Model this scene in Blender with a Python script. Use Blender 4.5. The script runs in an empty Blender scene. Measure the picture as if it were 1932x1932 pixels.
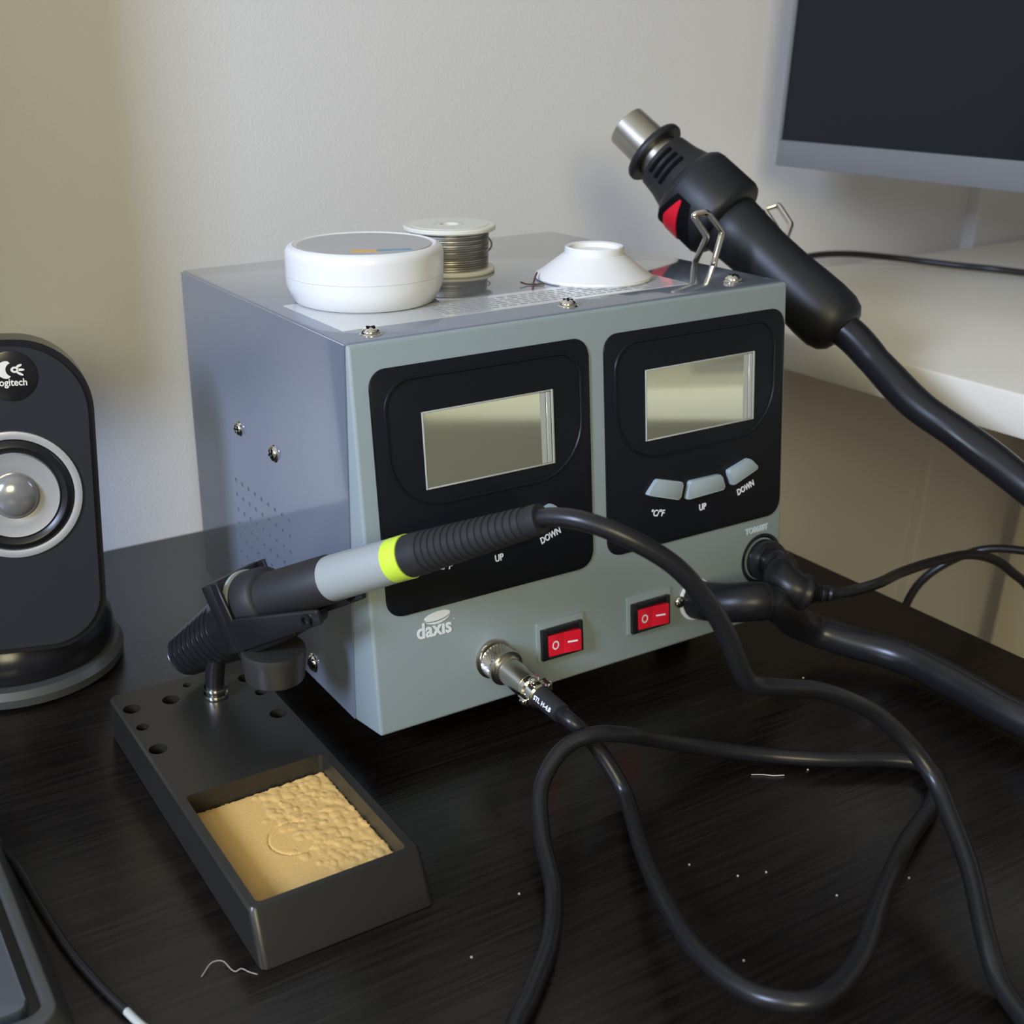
import bpy, bmesh, math, random
from mathutils import Vector, Matrix
random.seed(7)
S = bpy.context.scene
COL = S.collection

# ------------------------------------------------------------------ camera, world, lights, exposure
cam_d = bpy.data.cameras.new('camera')
cam = bpy.data.objects.new('camera', cam_d)
COL.objects.link(cam)
Rv = Vector((0.8723, -0.4888, -0.0118)).normalized()
Fv = Vector((0.4406, 0.7963, -0.4145)).normalized()
Uv = Rv.cross(Fv).normalized()
Rv = Fv.cross(Uv)
mw = Matrix((Rv, Uv, -Fv)).transposed().to_4x4()
mw.translation = Vector((-0.2134, -0.4281, 0.3093))
cam.matrix_world = mw
cam_d.sensor_width = 36
cam_d.lens = 41.173
cam_d.shift_x = 0.11309
cam_d.shift_y = 0.05396
cam_d.clip_start = 0.02
cam_d.dof.use_dof = True
cam_d.dof.focus_distance = 0.52
cam_d.dof.aperture_fstop = 13.0
S.camera = cam

S.view_settings.view_transform = 'Standard'
S.view_settings.look = 'None'
S.view_settings.gamma = 1.0
S.view_settings.use_curve_mapping = False
S.view_settings.exposure = 0.0

W = bpy.data.worlds.new('world')
S.world = W
W.use_nodes = True
bgn = W.node_tree.nodes['Background']
bgn.inputs[0].default_value = (0.75, 0.85, 1.0, 1)
bgn.inputs[1].default_value = 0.6

def area(name, loc, target, sx, sy, power, color):
    d = bpy.data.lights.new(name, 'AREA')
    d.shape = 'RECTANGLE'
    d.size = sx
    d.size_y = sy
    d.energy = power
    d.color = color
    o = bpy.data.objects.new(name, d)
    COL.objects.link(o)
    o.location = loc
    o.rotation_euler = (Vector(target) - Vector(loc)).to_track_quat('-Z', 'Y').to_euler()
    return o

WIN_X, WIN_Y, WIN_Z, WIN_W, WIN_H = -1.36, -0.45, 0.78, 0.28, 0.42
area('window_daylight', (WIN_X + 0.04, WIN_Y, WIN_Z), (0.0, WIN_Y + 0.3, WIN_Z - 0.5), WIN_W, WIN_H, 30, (0.58, 0.70, 1.0))
area('fill_light', (-0.95, -1.95, 0.95), (0.1, 0.1, 0.15), 0.7, 0.7, 21, (1.0, 0.90, 0.56))  # unseen warm fill added behind the camera for even ambient light on the wall

# ------------------------------------------------------------------ materials
def mat(name, color, rough=0.5, metal=0.0, spec=0.5, coat=0.0, bump=None, noise=None, emit=None, alpha=None):
    m = bpy.data.materials.new(name)
    m.use_nodes = True
    nt = m.node_tree
    b = nt.nodes['Principled BSDF']
    b.inputs['Base Color'].default_value = (*color, 1)
    b.inputs['Roughness'].default_value = rough
    b.inputs['Metallic'].default_value = metal
    b.inputs['Specular IOR Level'].default_value = spec
    b.inputs['Coat Weight'].default_value = coat
    b.inputs['Coat Roughness'].default_value = 0.05
    tc = nt.nodes.new('ShaderNodeTexCoord')
    if noise:                      # (scale, colour2, detail)
        n = nt.nodes.new('ShaderNodeTexNoise')
        n.inputs['Scale'].default_value = noise[0]
        n.inputs['Detail'].default_value = noise[2] if len(noise) > 2 else 4
        r = nt.nodes.new('ShaderNodeValToRGB')
        r.color_ramp.elements[0].position = 0.35
        r.color_ramp.elements[1].position = 0.65
        r.color_ramp.elements[0].color = (*color, 1)
        r.color_ramp.elements[1].color = (*noise[1], 1)
        nt.links.new(tc.outputs['Object'], n.inputs['Vector'])
        nt.links.new(n.outputs['Fac'], r.inputs['Fac'])
        nt.links.new(r.outputs['Color'], b.inputs['Base Color'])
    if bump:                       # (scale, strength, distance)
        n = nt.nodes.new('ShaderNodeTexNoise')
        n.inputs['Scale'].default_value = bump[0]
        n.inputs['Detail'].default_value = 3
        bp = nt.nodes.new('ShaderNodeBump')
        bp.inputs['Strength'].default_value = bump[1]
        bp.inputs['Distance'].default_value = bump[2]
        nt.links.new(tc.outputs['Object'], n.inputs['Vector'])
        nt.links.new(n.outputs['Fac'], bp.inputs['Height'])
        nt.links.new(bp.outputs['Normal'], b.inputs['Normal'])
    return m

M = {}
M['wall'] = mat('wall_paint', (0.71, 0.70, 0.68), 0.75, bump=(560, 0.22, 0.0013))
M['ceiling'] = mat('ceiling_paint', (0.78, 0.75, 0.68), 0.9)
M['floor'] = mat('floor_wood', (0.30, 0.20, 0.12), 0.4, noise=(6, (0.22, 0.14, 0.08)))
M['case'] = mat('case_paint', (0.175, 0.200, 0.245), 0.10, coat=0.9)
M['dark_hole'] = mat('dark_hole', (0.004, 0.004, 0.005), 0.9, spec=0.1)
M['bezel'] = mat('bezel_plastic', (0.265, 0.32, 0.325), 0.45, bump=(1500, 0.04, 0.0002))
M['panel'] = mat('panel_black', (0.008, 0.009, 0.012), 0.38, spec=0.22)
M['lcd'] = mat('lcd_olive', (0.62, 0.63, 0.47), 0.07, metal=0.88, spec=0.6)
M['lcd_edge'] = mat('lcd_edge', (0.42, 0.44, 0.40), 0.12)
M['key'] = mat('key_grey', (0.33, 0.40, 0.43), 0.5)
M['print'] = mat('print_white', (0.80, 0.83, 0.84), 0.5)
M['print_grey'] = mat('print_grey', (0.50, 0.58, 0.61), 0.5)
M['chrome'] = mat('chrome', (0.78, 0.75, 0.68), 0.10, metal=1.0)
M['nickel'] = mat('nickel', (0.60, 0.57, 0.50), 0.24, metal=1.0)
M['steel'] = mat('nozzle_steel', (0.50, 0.47, 0.40), 0.34, metal=1.0, bump=(400, 0.05, 0.0003))
M['red'] = mat('red_rocker', (0.70, 0.012, 0.030), 0.28)
M['black'] = mat('black_plastic', (0.010, 0.010, 0.011), 0.36, spec=0.35)
M['blackgloss'] = mat('black_gloss', (0.012, 0.012, 0.014), 0.22)
M['rubber'] = mat('black_rubber', (0.011, 0.011, 0.012), 0.33, spec=0.42)
M['grip'] = mat('grip_rubber', (0.019, 0.019, 0.021), 0.55, spec=0.4)
M['hose'] = mat('hose_rubber', (0.012, 0.012, 0.014), 0.30, spec=0.45)
M['gunbody'] = mat('gun_plastic', (0.011, 0.012, 0.014), 0.45, spec=0.42)
M['ironstand'] = mat('stand_black', (0.019, 0.018, 0.015), 0.31, spec=0.5)
M['ironbase'] = mat('iron_grey_sleeve', (0.33, 0.36, 0.35), 0.34)
M['lime'] = mat('lime_ring', (0.60, 0.80, 0.06), 0.4)
M['white'] = mat('white_plastic', (0.76, 0.76, 0.74), 0.28)
M['cream'] = mat('cream_plastic', (0.70, 0.69, 0.60), 0.35)
M['solder'] = mat('solder_wire', (0.36, 0.35, 0.31), 0.38, metal=0.85)
M['sticker'] = mat('sticker', (0.62, 0.63, 0.63), 0.14, coat=0.6)
M['sticker_print'] = mat('sticker_print', (0.30, 0.31, 0.31), 0.5)
M['orange'] = mat('print_orange', (0.75, 0.38, 0.06), 0.4)
M['blue'] = mat('print_blue', (0.12, 0.30, 0.42), 0.4)
M['paper_grey'] = mat('paper_grey', (0.42, 0.42, 0.41), 0.4)
M['grille'] = mat('speaker_cloth', (0.020, 0.021, 0.026), 0.7, spec=0.25)
M['silver'] = mat('silver_ring', (0.52, 0.52, 0.53), 0.35, metal=0.4)
M['cone'] = mat('cone_grey', (0.36, 0.36, 0.36), 0.42, metal=0.2)
M['dome'] = mat('dome_grey', (0.30, 0.30, 0.29), 0.2, metal=0.5)
M['logo'] = mat('logo_cream', (0.78, 0.76, 0.66), 0.5)
M['smoke'] = mat('smoke_plastic', (0.012, 0.012, 0.014), 0.22, spec=0.4)
M['bezel_mon'] = mat('monitor_bezel', (0.17, 0.175, 0.185), 0.42)
M['screen'] = mat('monitor_screen', (0.006, 0.008, 0.013), 0.30, spec=0.30)
M['table'] = mat('table_white', (0.80, 0.76, 0.65), 0.45)
M['slate'] = mat('slate_panel', (0.075, 0.088, 0.10), 0.5)
M['rim'] = mat('rim_grey', (0.055, 0.058, 0.055), 0.42)
M['knob'] = mat('knob_plastic', (0.030, 0.029, 0.027), 0.34)
M['brown'] = mat('brown_scrap', (0.10, 0.045, 0.03), 0.7)
M['fibre'] = mat('pale_fibre', (0.42, 0.38, 0.32), 0.7)
M['fill_shade'] = mat('fill_lamp_shade', (0.8, 0.76, 0.68), 0.7)  # shade of the added fill lamp

# dark stained desk wood with fine grain
m = mat('desk_wood', (0.012, 0.0085, 0.007), 0.26, spec=0.5)
nt = m.node_tree
b = nt.nodes['Principled BSDF']
tc = nt.nodes.new('ShaderNodeTexCoord')
mp = nt.nodes.new('ShaderNodeMapping')
mp.inputs['Scale'].default_value = (22, 620, 22)
mp.inputs['Rotation'].default_value = (0, 0, math.radians(4))
n1 = nt.nodes.new('ShaderNodeTexNoise')
n1.inputs['Scale'].default_value = 1.0
n1.inputs['Detail'].default_value = 6
nt.links.new(tc.outputs['Object'], mp.inputs['Vector'])
nt.links.new(mp.outputs['Vector'], n1.inputs['Vector'])
cr = nt.nodes.new('ShaderNodeValToRGB')
cr.color_ramp.elements[0].position = 0.38
cr.color_ramp.elements[1].position = 0.66
cr.color_ramp.elements[0].color = (0.0042, 0.0033, 0.0027, 1)
cr.color_ramp.elements[1].color = (0.0130, 0.0100, 0.0074, 1)
nt.links.new(n1.outputs['Fac'], cr.inputs['Fac'])
nt.links.new(cr.outputs['Color'], b.inputs['Base Color'])
bp = nt.nodes.new('ShaderNodeBump')
bp.inputs['Strength'].default_value = 0.16
bp.inputs['Distance'].default_value = 0.0008
nt.links.new(n1.outputs['Fac'], bp.inputs['Height'])
nt.links.new(bp.outputs['Normal'], b.inputs['Normal'])
M['desk'] = m

# sponge: fine open pores, the half nearest the station puffed up in blisters
m = mat('sponge_yellow', (0.66, 0.41, 0.12), 0.85)
nt = m.node_tree
b = nt.nodes['Principled BSDF']
tc = nt.nodes.new('ShaderNodeTexCoord')
n1 = nt.nodes.new('ShaderNodeTexNoise')
n1.inputs['Scale'].default_value = 900
n1.inputs['Detail'].default_value = 3
nt.links.new(tc.outputs['Object'], n1.inputs['Vector'])
bp = nt.nodes.new('ShaderNodeBump')
bp.inputs['Strength'].default_value = 0.25
bp.inputs['Distance'].default_value = 0.0004
nt.links.new(n1.outputs['Fac'], bp.inputs['Height'])
nt.links.new(bp.outputs['Normal'], b.inputs['Normal'])
cr = nt.nodes.new('ShaderNodeValToRGB')
cr.color_ramp.elements[0].color = (0.60, 0.36, 0.10, 1)
cr.color_ramp.elements[1].color = (0.74, 0.49, 0.17, 1)
nt.links.new(n1.outputs['Fac'], cr.inputs['Fac'])
nt.links.new(cr.outputs['Color'], b.inputs['Base Color'])
M['sponge'] = m

# glass pane for the room window
m = bpy.data.materials.new('window_glass')
m.use_nodes = True
b = m.node_tree.nodes['Principled BSDF']
b.inputs['Transmission Weight'].default_value = 1.0
b.inputs['Roughness'].default_value = 0.0
b.inputs['IOR'].default_value = 1.05
M['glass'] = m

# ------------------------------------------------------------------ helpers
ORG = {}

def thing(name, label, cat, loc, group=None):
    o = bpy.data.objects.new(name, None)
    o.empty_display_size = 0.02
    COL.objects.link(o)
    o.location = loc
    ORG[o.name] = Vector(loc)
    tag(o, label, cat, group)
    return o

def tag(o, label, cat, group=None):
    o['label'] = label
    o['category'] = cat
    if group:
        o['group'] = group
    return o

def obj(name, bm, material, parent=None, label=None, smooth=40, kind=None):
    """link a bmesh (world coordinates) as one mesh object whose origin sits in its middle"""
    mats = material if isinstance(material, (list, tuple)) else [material]
    bmesh.ops.recalc_face_normals(bm, faces=bm.faces[:])
    lo = Vector((1e9,) * 3)
    hi = Vector((-1e9,) * 3)
    for v in bm.verts:
        for i in range(3):
            lo[i] = min(lo[i], v.co[i])
            hi[i] = max(hi[i], v.co[i])
    c = (lo + hi) / 2
    for v in bm.verts:
        v.co -= c
    me = bpy.data.meshes.new(name)
    bm.to_mesh(me)
    bm.free()
    for mm in mats:
        me.materials.append(M[mm])
    if smooth:
        for p in me.polygons:
            p.use_smooth = True
        me.set_sharp_from_angle(angle=math.radians(smooth))
    o = bpy.data.objects.new(name, me)
    COL.objects.link(o)
    if parent is not None:
        o.parent = parent
        o.location = c - ORG[parent.name]
    else:
        o.location = c
    ORG[o.name] = c
    if label:
        o['label'] = label
    if kind:
        o['kind'] = kind
    return o

def B():
    return bmesh.new()

def tf(vs, mtx):
    if mtx is not None:
        for v in vs:
            v.co = mtx @ v.co

def box(bm, lo, hi, bev=0.0, seg=2, mtx=None, mi=0):
    x0, y0, z0 = lo
    x1, y1, z1 = hi
    co = [(x0, y0, z0), (x1, y0, z0), (x1, y1, z0), (x0, y1, z0), (x0, y0, z1), (x1, y0, z1), (x1, y1, z1), (x0, y1, z1)]
    return hexa(bm, co, bev, seg, mtx, mi)

def hexa(bm, co, bev=0.0, seg=2, mtx=None, mi=0):
    t = bmesh.new()
    vs = [t.verts.new(c) for c in co]
    for f in ((0, 3, 2, 1), (4, 5, 6, 7), (0, 1, 5, 4), (1, 2, 6, 5), (2, 3, 7, 6), (3, 0, 4, 7)):
        t.faces.new([vs[i] for i in f])
    if bev:
        bmesh.ops.bevel(t, geom=t.edges[:], offset=bev, segments=seg, profile=0.5, affect='EDGES')
    return merge(bm, t, mtx, mi)

def merge(bm, t, mtx=None, mi=0):
    new = {}
    out = []
    for v in t.verts:
        co = mtx @ v.co if mtx is not None else v.co.copy()
        new[v] = bm.verts.new(co)
        out.append(new[v])
    for f in t.faces:
        try:
            nf = bm.faces.new([new[v] for v in f.verts])
            nf.material_index = mi if mi else f.material_index
        except ValueError:
            pass
    t.free()
    return out

def frame_of(origin, z, xhint=(1, 0, 0)):
    z = Vector(z).normalized()
    x = Vector(xhint)
    x = (x - z * x.dot(z))
    if x.length < 1e-4:
        x = Vector((0, 1, 0)) - z * z.y
    x.normalize()
    y = z.cross(x)
    mt = Matrix((x, y, z)).transposed().to_4x4()
    mt.translation = Vector(origin)
    return mt

def lathe(bm, prof, mtx=None, n=32, cap=True, mi=0, sx=1.0, sy=1.0):
    """revolve [(r, z), ...] about local z"""
    t = bmesh.new()
    rings = []
    for r, z in prof:
        if r < 1e-6:
            rings.append([t.verts.new((0, 0, z))])
        else:
            rings.append([t.verts.new((r * sx * math.cos(2 * math.pi * i / n), r * sy * math.sin(2 * math.pi * i / n), z)) for i in range(n)])
    for a, b_ in zip(rings, rings[1:]):
        for i in range(n):
            j = (i + 1) % n
            if len(a) == 1 and len(b_) == 1:
                continue
            if len(a) == 1:
                t.faces.new((a[0], b_[i], b_[j]))
            elif len(b_) == 1:
                t.faces.new((a[i], a[j], b_[0]))
            else:
                t.faces.new((a[i], a[j], b_[j], b_[i]))
    if cap:
        for rg in (rings[0], rings[-1]):
            if len(rg) > 2:
                t.faces.new(rg)
    return merge(bm, t, mtx, mi)

def prism(bm, poly, z0, z1, mtx=None, bev=0.0, seg=2, mi=0):
    t = bmesh.new()
    lo = [t.verts.new((x, y, z0)) for x, y in poly]
    hi = [t.verts.new((x, y, z1)) for x, y in poly]
    n = len(poly)
    t.faces.new(lo[::-1])
    t.faces.new(hi)
    for i in range(n):
        t.faces.new((lo[i], lo[(i + 1) % n], hi[(i + 1) % n], hi[i]))
    if bev:
        es = [e for e in t.edges if all(v in hi for v in e.verts)]
        bmesh.ops.bevel(t, geom=es, offset=bev, segments=seg, profile=0.5, affect='EDGES')
    return merge(bm, t, mtx, mi)

def rrect(x0, x1, y0, y1, r, n=7):
    if not isinstance(r, (list, tuple)):
        r = (r,) * 4                     # bl, br, tr, tl
    pts = []
    for cx, cy, a, rr, sx, sy in ((x0, y0, 180, r[0], 1, 1), (x1, y0, 270, r[1], -1, 1), (x1, y1, 0, r[2], -1, -1), (x0, y1, 90, r[3], 1, -1)):
        for i in range(n + 1):
            t = math.radians(a + 90 * i / n)
            pts.append((cx + sx * rr + rr * math.cos(t), cy + sy * rr + rr * math.sin(t)))
    return pts

def rpoly(pts, r, n=4):
    """round the corners of a polygon"""
    out = []
    k = len(pts)
    for i in range(k):
        p = Vector(pts[i]).to_2d() if False else Vector((pts[i][0], pts[i][1]))
        a = Vector((pts[i - 1][0], pts[i - 1][1]))
        c = Vector((pts[(i + 1) % k][0], pts[(i + 1) % k][1]))
        da = (a - p).normalized() * r
        dc = (c - p).normalized() * r
        for j in range(n + 1):
            t = j / n
            q = (p + da) * (1 - t) ** 2 + p * 2 * t * (1 - t) + (p + dc) * t * t
            out.append((q.x, q.y))
    return out

def smooth_path(pts, sub=8, closed=False):
    P = [Vector(p) for p in pts]
    n = len(P)
    out = []
    rng = range(n) if closed else range(n - 1)
    for i in rng:
        p1, p2 = P[i], P[(i + 1) % n]
        p0 = P[i - 1] if (closed or i > 0) else p1 * 2 - p2
        p3 = P[(i + 2) % n] if (closed or i + 2 < n) else p2 * 2 - p1
        # centripetal catmull-rom
        def tj(ti, a, b_):
            return ti + max((b_ - a).length, 1e-7) ** 0.5
        t0 = 0.0
        t1 = tj(t0, p0, p1)
        t2 = tj(t1, p1, p2)
        t3 = tj(t2, p2, p3)
        for j in range(sub):
            t = t1 + (t2 - t1) * j / sub
            a1 = p0 * ((t1 - t) / (t1 - t0)) + p1 * ((t - t0) / (t1 - t0))
            a2 = p1 * ((t2 - t) / (t2 - t1)) + p2 * ((t - t1) / (t2 - t1))
            a3 = p2 * ((t3 - t) / (t3 - t2)) + p3 * ((t - t2) / (t3 - t2))
            b1 = a1 * ((t2 - t) / (t2 - t0)) + a2 * ((t - t0) / (t2 - t0))
            b2 = a2 * ((t3 - t) / (t3 - t1)) + a3 * ((t - t1) / (t3 - t1))
            out.append(b1 * ((t2 - t) / (t2 - t1)) + b2 * ((t - t1) / (t2 - t1)))
    if not closed:
        out.append(P[-1])
    return out

def tube(bm, pts, r, n=12, sub=8, smooth=True, closed=False, rfun=None, mi=0):
    path = smooth_path(pts, sub, closed) if smooth else [Vector(p) for p in pts]
    t = bmesh.new()
    k = len(path)
    rings = []
    prev = None
    for i in range(k):
        if closed:
            d = path[(i + 1) % k] - path[i - 1]
        else:
            d = path[min(i + 1, k - 1)] - path[max(i - 1, 0)]
        d.normalize()
        if prev is None:
            x = d.orthogonal().normalized()
        else:
            x = prev - d * prev.dot(d)
            if x.length < 1e-6:
                x = d.orthogonal()
            x.normalize()
        prev = x
        y = d.cross(x)
        rr = rfun(i / (k - 1)) if rfun else r
        rings.append([t.verts.new(path[i] + (x * math.cos(2 * math.pi * j / n) + y * math.sin(2 * math.pi * j / n)) * rr) for j in range(n)])
    m_ = k if closed else k - 1
    for i in range(m_):
        a, c = rings[i], rings[(i + 1) % k]
        off = 0
        if closed and i == k - 1:
            off = min(range(n), key=lambda s: sum((a[j].co - c[(j + s) % n].co).length for j in range(n)))
        for j in range(n):
            t.faces.new((a[j], a[(j + 1) % n], c[(j + 1 + off) % n], c[(j + off) % n]))
    if not closed:
        t.faces.new(rings[0][::-1])
        t.faces.new(rings[-1])
    return merge(bm, t, None, mi)

def fillet(pts, r, n=4):
    P = [Vector(p) for p in pts]
    out = [P[0]]
    for a, p, c in zip(P, P[1:], P[2:]):
        ra = min(r, (a - p).length * 0.45)
        rc = min(r, (c - p).length * 0.45)
        s0, s1 = p + (a - p).normalized() * ra, p + (c - p).normalized() * rc
        for j in range(n + 1):
            t = j / n
            out.append(s0 * (1 - t) ** 2 + p * 2 * t * (1 - t) + s1 * t * t)
    out.append(P[-1])
    return out

def text(name, s, size, mtx, material, parent, depth=0.00012, align='CENTER', bold=0.0, shear=0.0, sx=1.0):
    cu = bpy.data.curves.new('lettering', 'FONT')
    cu.body = s
    cu.size = size
    cu.align_x = align
    cu.align_y = 'CENTER'
    cu.extrude = depth
    cu.offset = bold
    cu.shear = shear
    cu.resolution_u = 4
    to = bpy.data.objects.new('lettering_source', cu)
    COL.objects.link(to)
    dg = bpy.context.evaluated_depsgraph_get()
    me = bpy.data.meshes.new_from_object(to.evaluated_get(dg))
    bpy.data.objects.remove(to)
    t = bmesh.new()
    t.from_mesh(me)
    bpy.data.meshes.remove(me)
    for v in t.verts:
        v.co.x *= sx
    bm = B()
    merge(bm, t, mtx)
    return obj(name, bm, material, parent, smooth=0)

# ------------------------------------------------------------------ setting: room shell
def struct(name, bm, material, smooth=0):
    o = obj(name, bm, material, None, smooth=smooth)
    o['kind'] = 'structure'
    return o

YW = 0.289
XL = WIN_X - 0.1
bm = B(); box(bm, (XL, YW, -0.73), (3.3, YW + 0.1, 1.7)); struct('wall_back', bm, 'wall')
bm = B(); box(bm, (0.787, YW - 0.012, -0.73), (3.3, YW + 0.05, 1.7), 0.002); struct('trim_1', bm, 'wall')
bm = B(); box(bm, (XL, -3.1, -0.83), (3.3, YW + 0.1, -0.73)); struct('floor', bm, 'floor')
bm = B(); box(bm, (XL, -3.1, 1.7), (3.3, YW + 0.1, 1.8)); struct('ceiling', bm, 'ceiling')
bm = B(); box(bm, (3.2, -3.1, -0.73), (3.3, YW, 1.7)); struct('wall_right', bm, 'wall')
bm = B(); box(bm, (XL, -3.1, -0.73), (3.3, -3.0, 1.7)); struct('wall_front', bm, 'wall')
bm = B()
y0, y1, z0, z1 = WIN_Y - WIN_W / 2 - 0.04, WIN_Y + WIN_W / 2 + 0.04, WIN_Z - WIN_H / 2 - 0.04, WIN_Z + WIN_H / 2 + 0.04
box(bm, (XL, -3.1, -0.73), (WIN_X, y0, 1.7))
box(bm, (XL, y1, -0.73), (WIN_X, YW, 1.7))
box(bm, (XL, y0, -0.73), (WIN_X, y1, z0))
box(bm, (XL, y0, z1), (WIN_X, y1, 1.7))
struct('wall_left', bm, 'wall')
wn = bpy.data.objects.new('window_1', None)
COL.objects.link(wn)
wn.location = (WIN_X - 0.05, WIN_Y, WIN_Z)
wn['kind'] = 'structure'
ORG[wn.name] = Vector(wn.location)
bm = B()
for a, c in (((y0, z0), (y0 + 0.04, z1)), ((y1 - 0.04, z0), (y1, z1)), ((y0 + 0.04, z0), (y1 - 0.04, z0 + 0.04)), ((y0 + 0.04, z1 - 0.04), (y1 - 0.04, z1))):
    box(bm, (WIN_X - 0.07, a[0], a[1]), (WIN_X - 0.01, c[0], c[1]), 0.004)
obj('window_frame', bm, 'white', wn)
bm = B(); box(bm, (WIN_X - 0.045, y0 + 0.04, z0 + 0.04), (WIN_X - 0.040, y1 - 0.04, z1 - 0.04)); obj('pane', bm, 'glass', wn, smooth=0)

# ------------------------------------------------------------------ dark desk
dk = thing('desk', 'dark brown wood-grained desk carrying the soldering station', 'desk', (-0.35, -0.2, -0.73))
bm = B(); box(bm, (-1.05, -0.46, -0.028), (0.3485, YW - 0.001, 0.0), 0.0012); obj('desktop', bm, 'desk', dk)
for lx in (-1.02, 0.288):
    for ly in (-0.43, 0.22):
        bm = B(); box(bm, (lx, ly, -0.73), (lx + 0.05, ly + 0.05, -0.028), 0.002); obj('leg', bm, 'desk', dk)

# ------------------------------------------------------------------ white side table
tb = thing('side_table', 'white side table behind the station, cream top with a bright edge', 'table', (0.95, -0.35, -0.73))
bm = B(); box(bm, (0.389, -0.66, 0.1005), (1.55, 0.274, 0.1255), 0.002); obj('tabletop', bm, 'table', tb)
for lx in (0.90, 1.46):
    for ly in (-0.62, 0.20):
        bm = B(); box(bm, (lx, ly, -0.73), (lx + 0.045, ly + 0.045, 0.1005), 0.002); obj('leg', bm, 'table', tb)

# ------------------------------------------------------------------ monitor on the white table (screen faces left)
mo = thing('monitor', 'large monitor with dark screen and grey chin above the white table', 'monitor', (0.50, -0.1, 0.1255))
MX, MY1, MY0, MZ0, MZ1 = 0.4930, 0.245, -0.44, 0.2152, 0.565
bm = B(); box(bm, (MX, MY0, MZ0), (MX + 0.028, MY1, MZ1), 0.002); obj('housing', bm, 'bezel_mon', mo)
bm = B()
box(bm, (MX - 0.0022, MY0, MZ0 + 0.0002), (MX + 0.001, MY1, MZ0 + 0.0185), 0.0006)
obj('chin', bm, 'bezel_mon', mo)
bm = B()
box(bm, (MX - 0.0022, MY1 - 0.0025, MZ0 + 0.0187), (MX + 0.001, MY1, MZ1), 0.0004)
box(bm, (MX - 0.0022, MY0, MZ0 + 0.0187), (MX + 0.001, MY0 + 0.0025, MZ1), 0.0004)
box(bm, (MX - 0.0022, MY0, MZ1 - 0.003), (MX + 0.001, MY1, MZ1), 0.0004)
obj('screen_frame', bm, 'bezel_mon', mo)
bm = B(); box(bm, (MX - 0.0008, MY0 + 0.0026, MZ0 + 0.0187), (MX + 0.001, MY1 - 0.0026, MZ1 - 0.003)); obj('screen', bm, 'screen', mo, smooth=0)
bm = B(); box(bm, (0.5205, -0.27, 0.134), (0.5450, -0.17, 0.40), 0.004); obj('stand_neck', bm, 'bezel_mon', mo)
bm = B(); box(bm, (0.48, -0.34, 0.1255), (0.67, -0.12, 0.1345), 0.003); obj('stand_foot', bm, 'bezel_mon', mo)

# second monitor standing left of the speaker: it keeps the daylight off the left of the wall
mo2 = thing('monitor', 'dark monitor standing against the wall to the left of the speaker', 'monitor', (-0.42, 0.22, 0.0))
bm = B(); box(bm, (-0.72, 0.200, 0.166), (-0.128, 0.222, 0.49), 0.003); obj('housing', bm, 'bezel_mon', mo2)
bm = B(); box(bm, (-0.717, 0.1985, 0.178), (-0.131, 0.201, 0.487)); obj('screen', bm, 'screen', mo2, smooth=0)
bm = B(); box(bm, (-0.46, 0.222, 0.006), (-0.38, 0.240, 0.32), 0.003); obj('stand_neck', bm, 'bezel_mon', mo2)
bm = B(); box(bm, (-0.54, 0.150, 0.0), (-0.30, 0.275, 0.008), 0.003); obj('stand_foot', bm, 'bezel_mon', mo2)

# ------------------------------------------------------------------ soldering station
ZB, ZT, WD, DP = 0.012, 0.1932, 0.25, 0.1971
st = thing('soldering_station', 'grey hot-air soldering station with two display panels and red rocker switches', 'soldering station', (0.125, 0.09, 0.0))
PX0 = 0.0012
bm = B(); box(bm, (PX0, 0.0005, ZB), (WD, DP, ZT), 0.0012); case = obj('case', bm, 'case', st)

# left side sheet with punched vent holes (9 x 7)
py, ry = 0.0086, [0.0660 - 0.0043 + 0.0086 * i for i in range(10)]
rz = [0.0910 + 0.0043 - 0.0086 * i for i in range(8)][::-1]
ys = [0.0002, 0.03] + ry + [0.16, DP - 0.0006]
zs = [ZB + 0.0004] + rz + [0.13, 0.16, ZT - 0.0008]
bm = B()
gv = {}
def gvert(y, z, x=0.0):
    k = (round(x, 6), round(y, 6), round(z, 6))
    if k not in gv:
        gv[k] = bm.verts.new((x, y, z))
    return gv[k]
HR = 0.0014
for i in range(len(ys) - 1):
    for j in range(len(zs) - 1):
        a0, a1, c0, c1 = ys[i], ys[i + 1], zs[j], zs[j + 1]
        hole = 2 <= i <= 10 and 1 <= j <= 7
        if not hole:
            bm.faces.new((gvert(a0, c0), gvert(a1, c0), gvert(a1, c1), gvert(a0, c1)))
            continue
        cy, cz = (a0 + a1) / 2, (c0 + c1) / 2
        corner = [gvert(a1, c1), gvert(a0, c1), gvert(a0, c0), gvert(a1, c0)]
        oc, ic = [], []
        for k in range(8):
            t = math.pi / 8 + k * math.pi / 4
            oc.append(bm.verts.new((0.0, cy + HR * math.cos(t), cz + HR * math.sin(t))))
            ic.append(bm.verts.new((0.0010, cy + HR * math.cos(t), cz + HR * math.sin(t))))
        for q in range(4):      # corner q owns octagon verts 2q, 2q+1
            k0, k1, k2 = 2 * q, 2 * q + 1, (2 * q + 2) % 8
            bm.faces.new((corner[q], oc[k1], oc[k0]))
            bm.faces.new((corner[q], corner[(q + 1) % 4], oc[k2], oc[k1]))
        for k in range(8):
            f = bm.faces.new((oc[k], oc[(k + 1) % 8], ic[(k + 1) % 8], ic[k]))
        f = bm.faces.new(ic)
        f.material_index = 1
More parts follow.
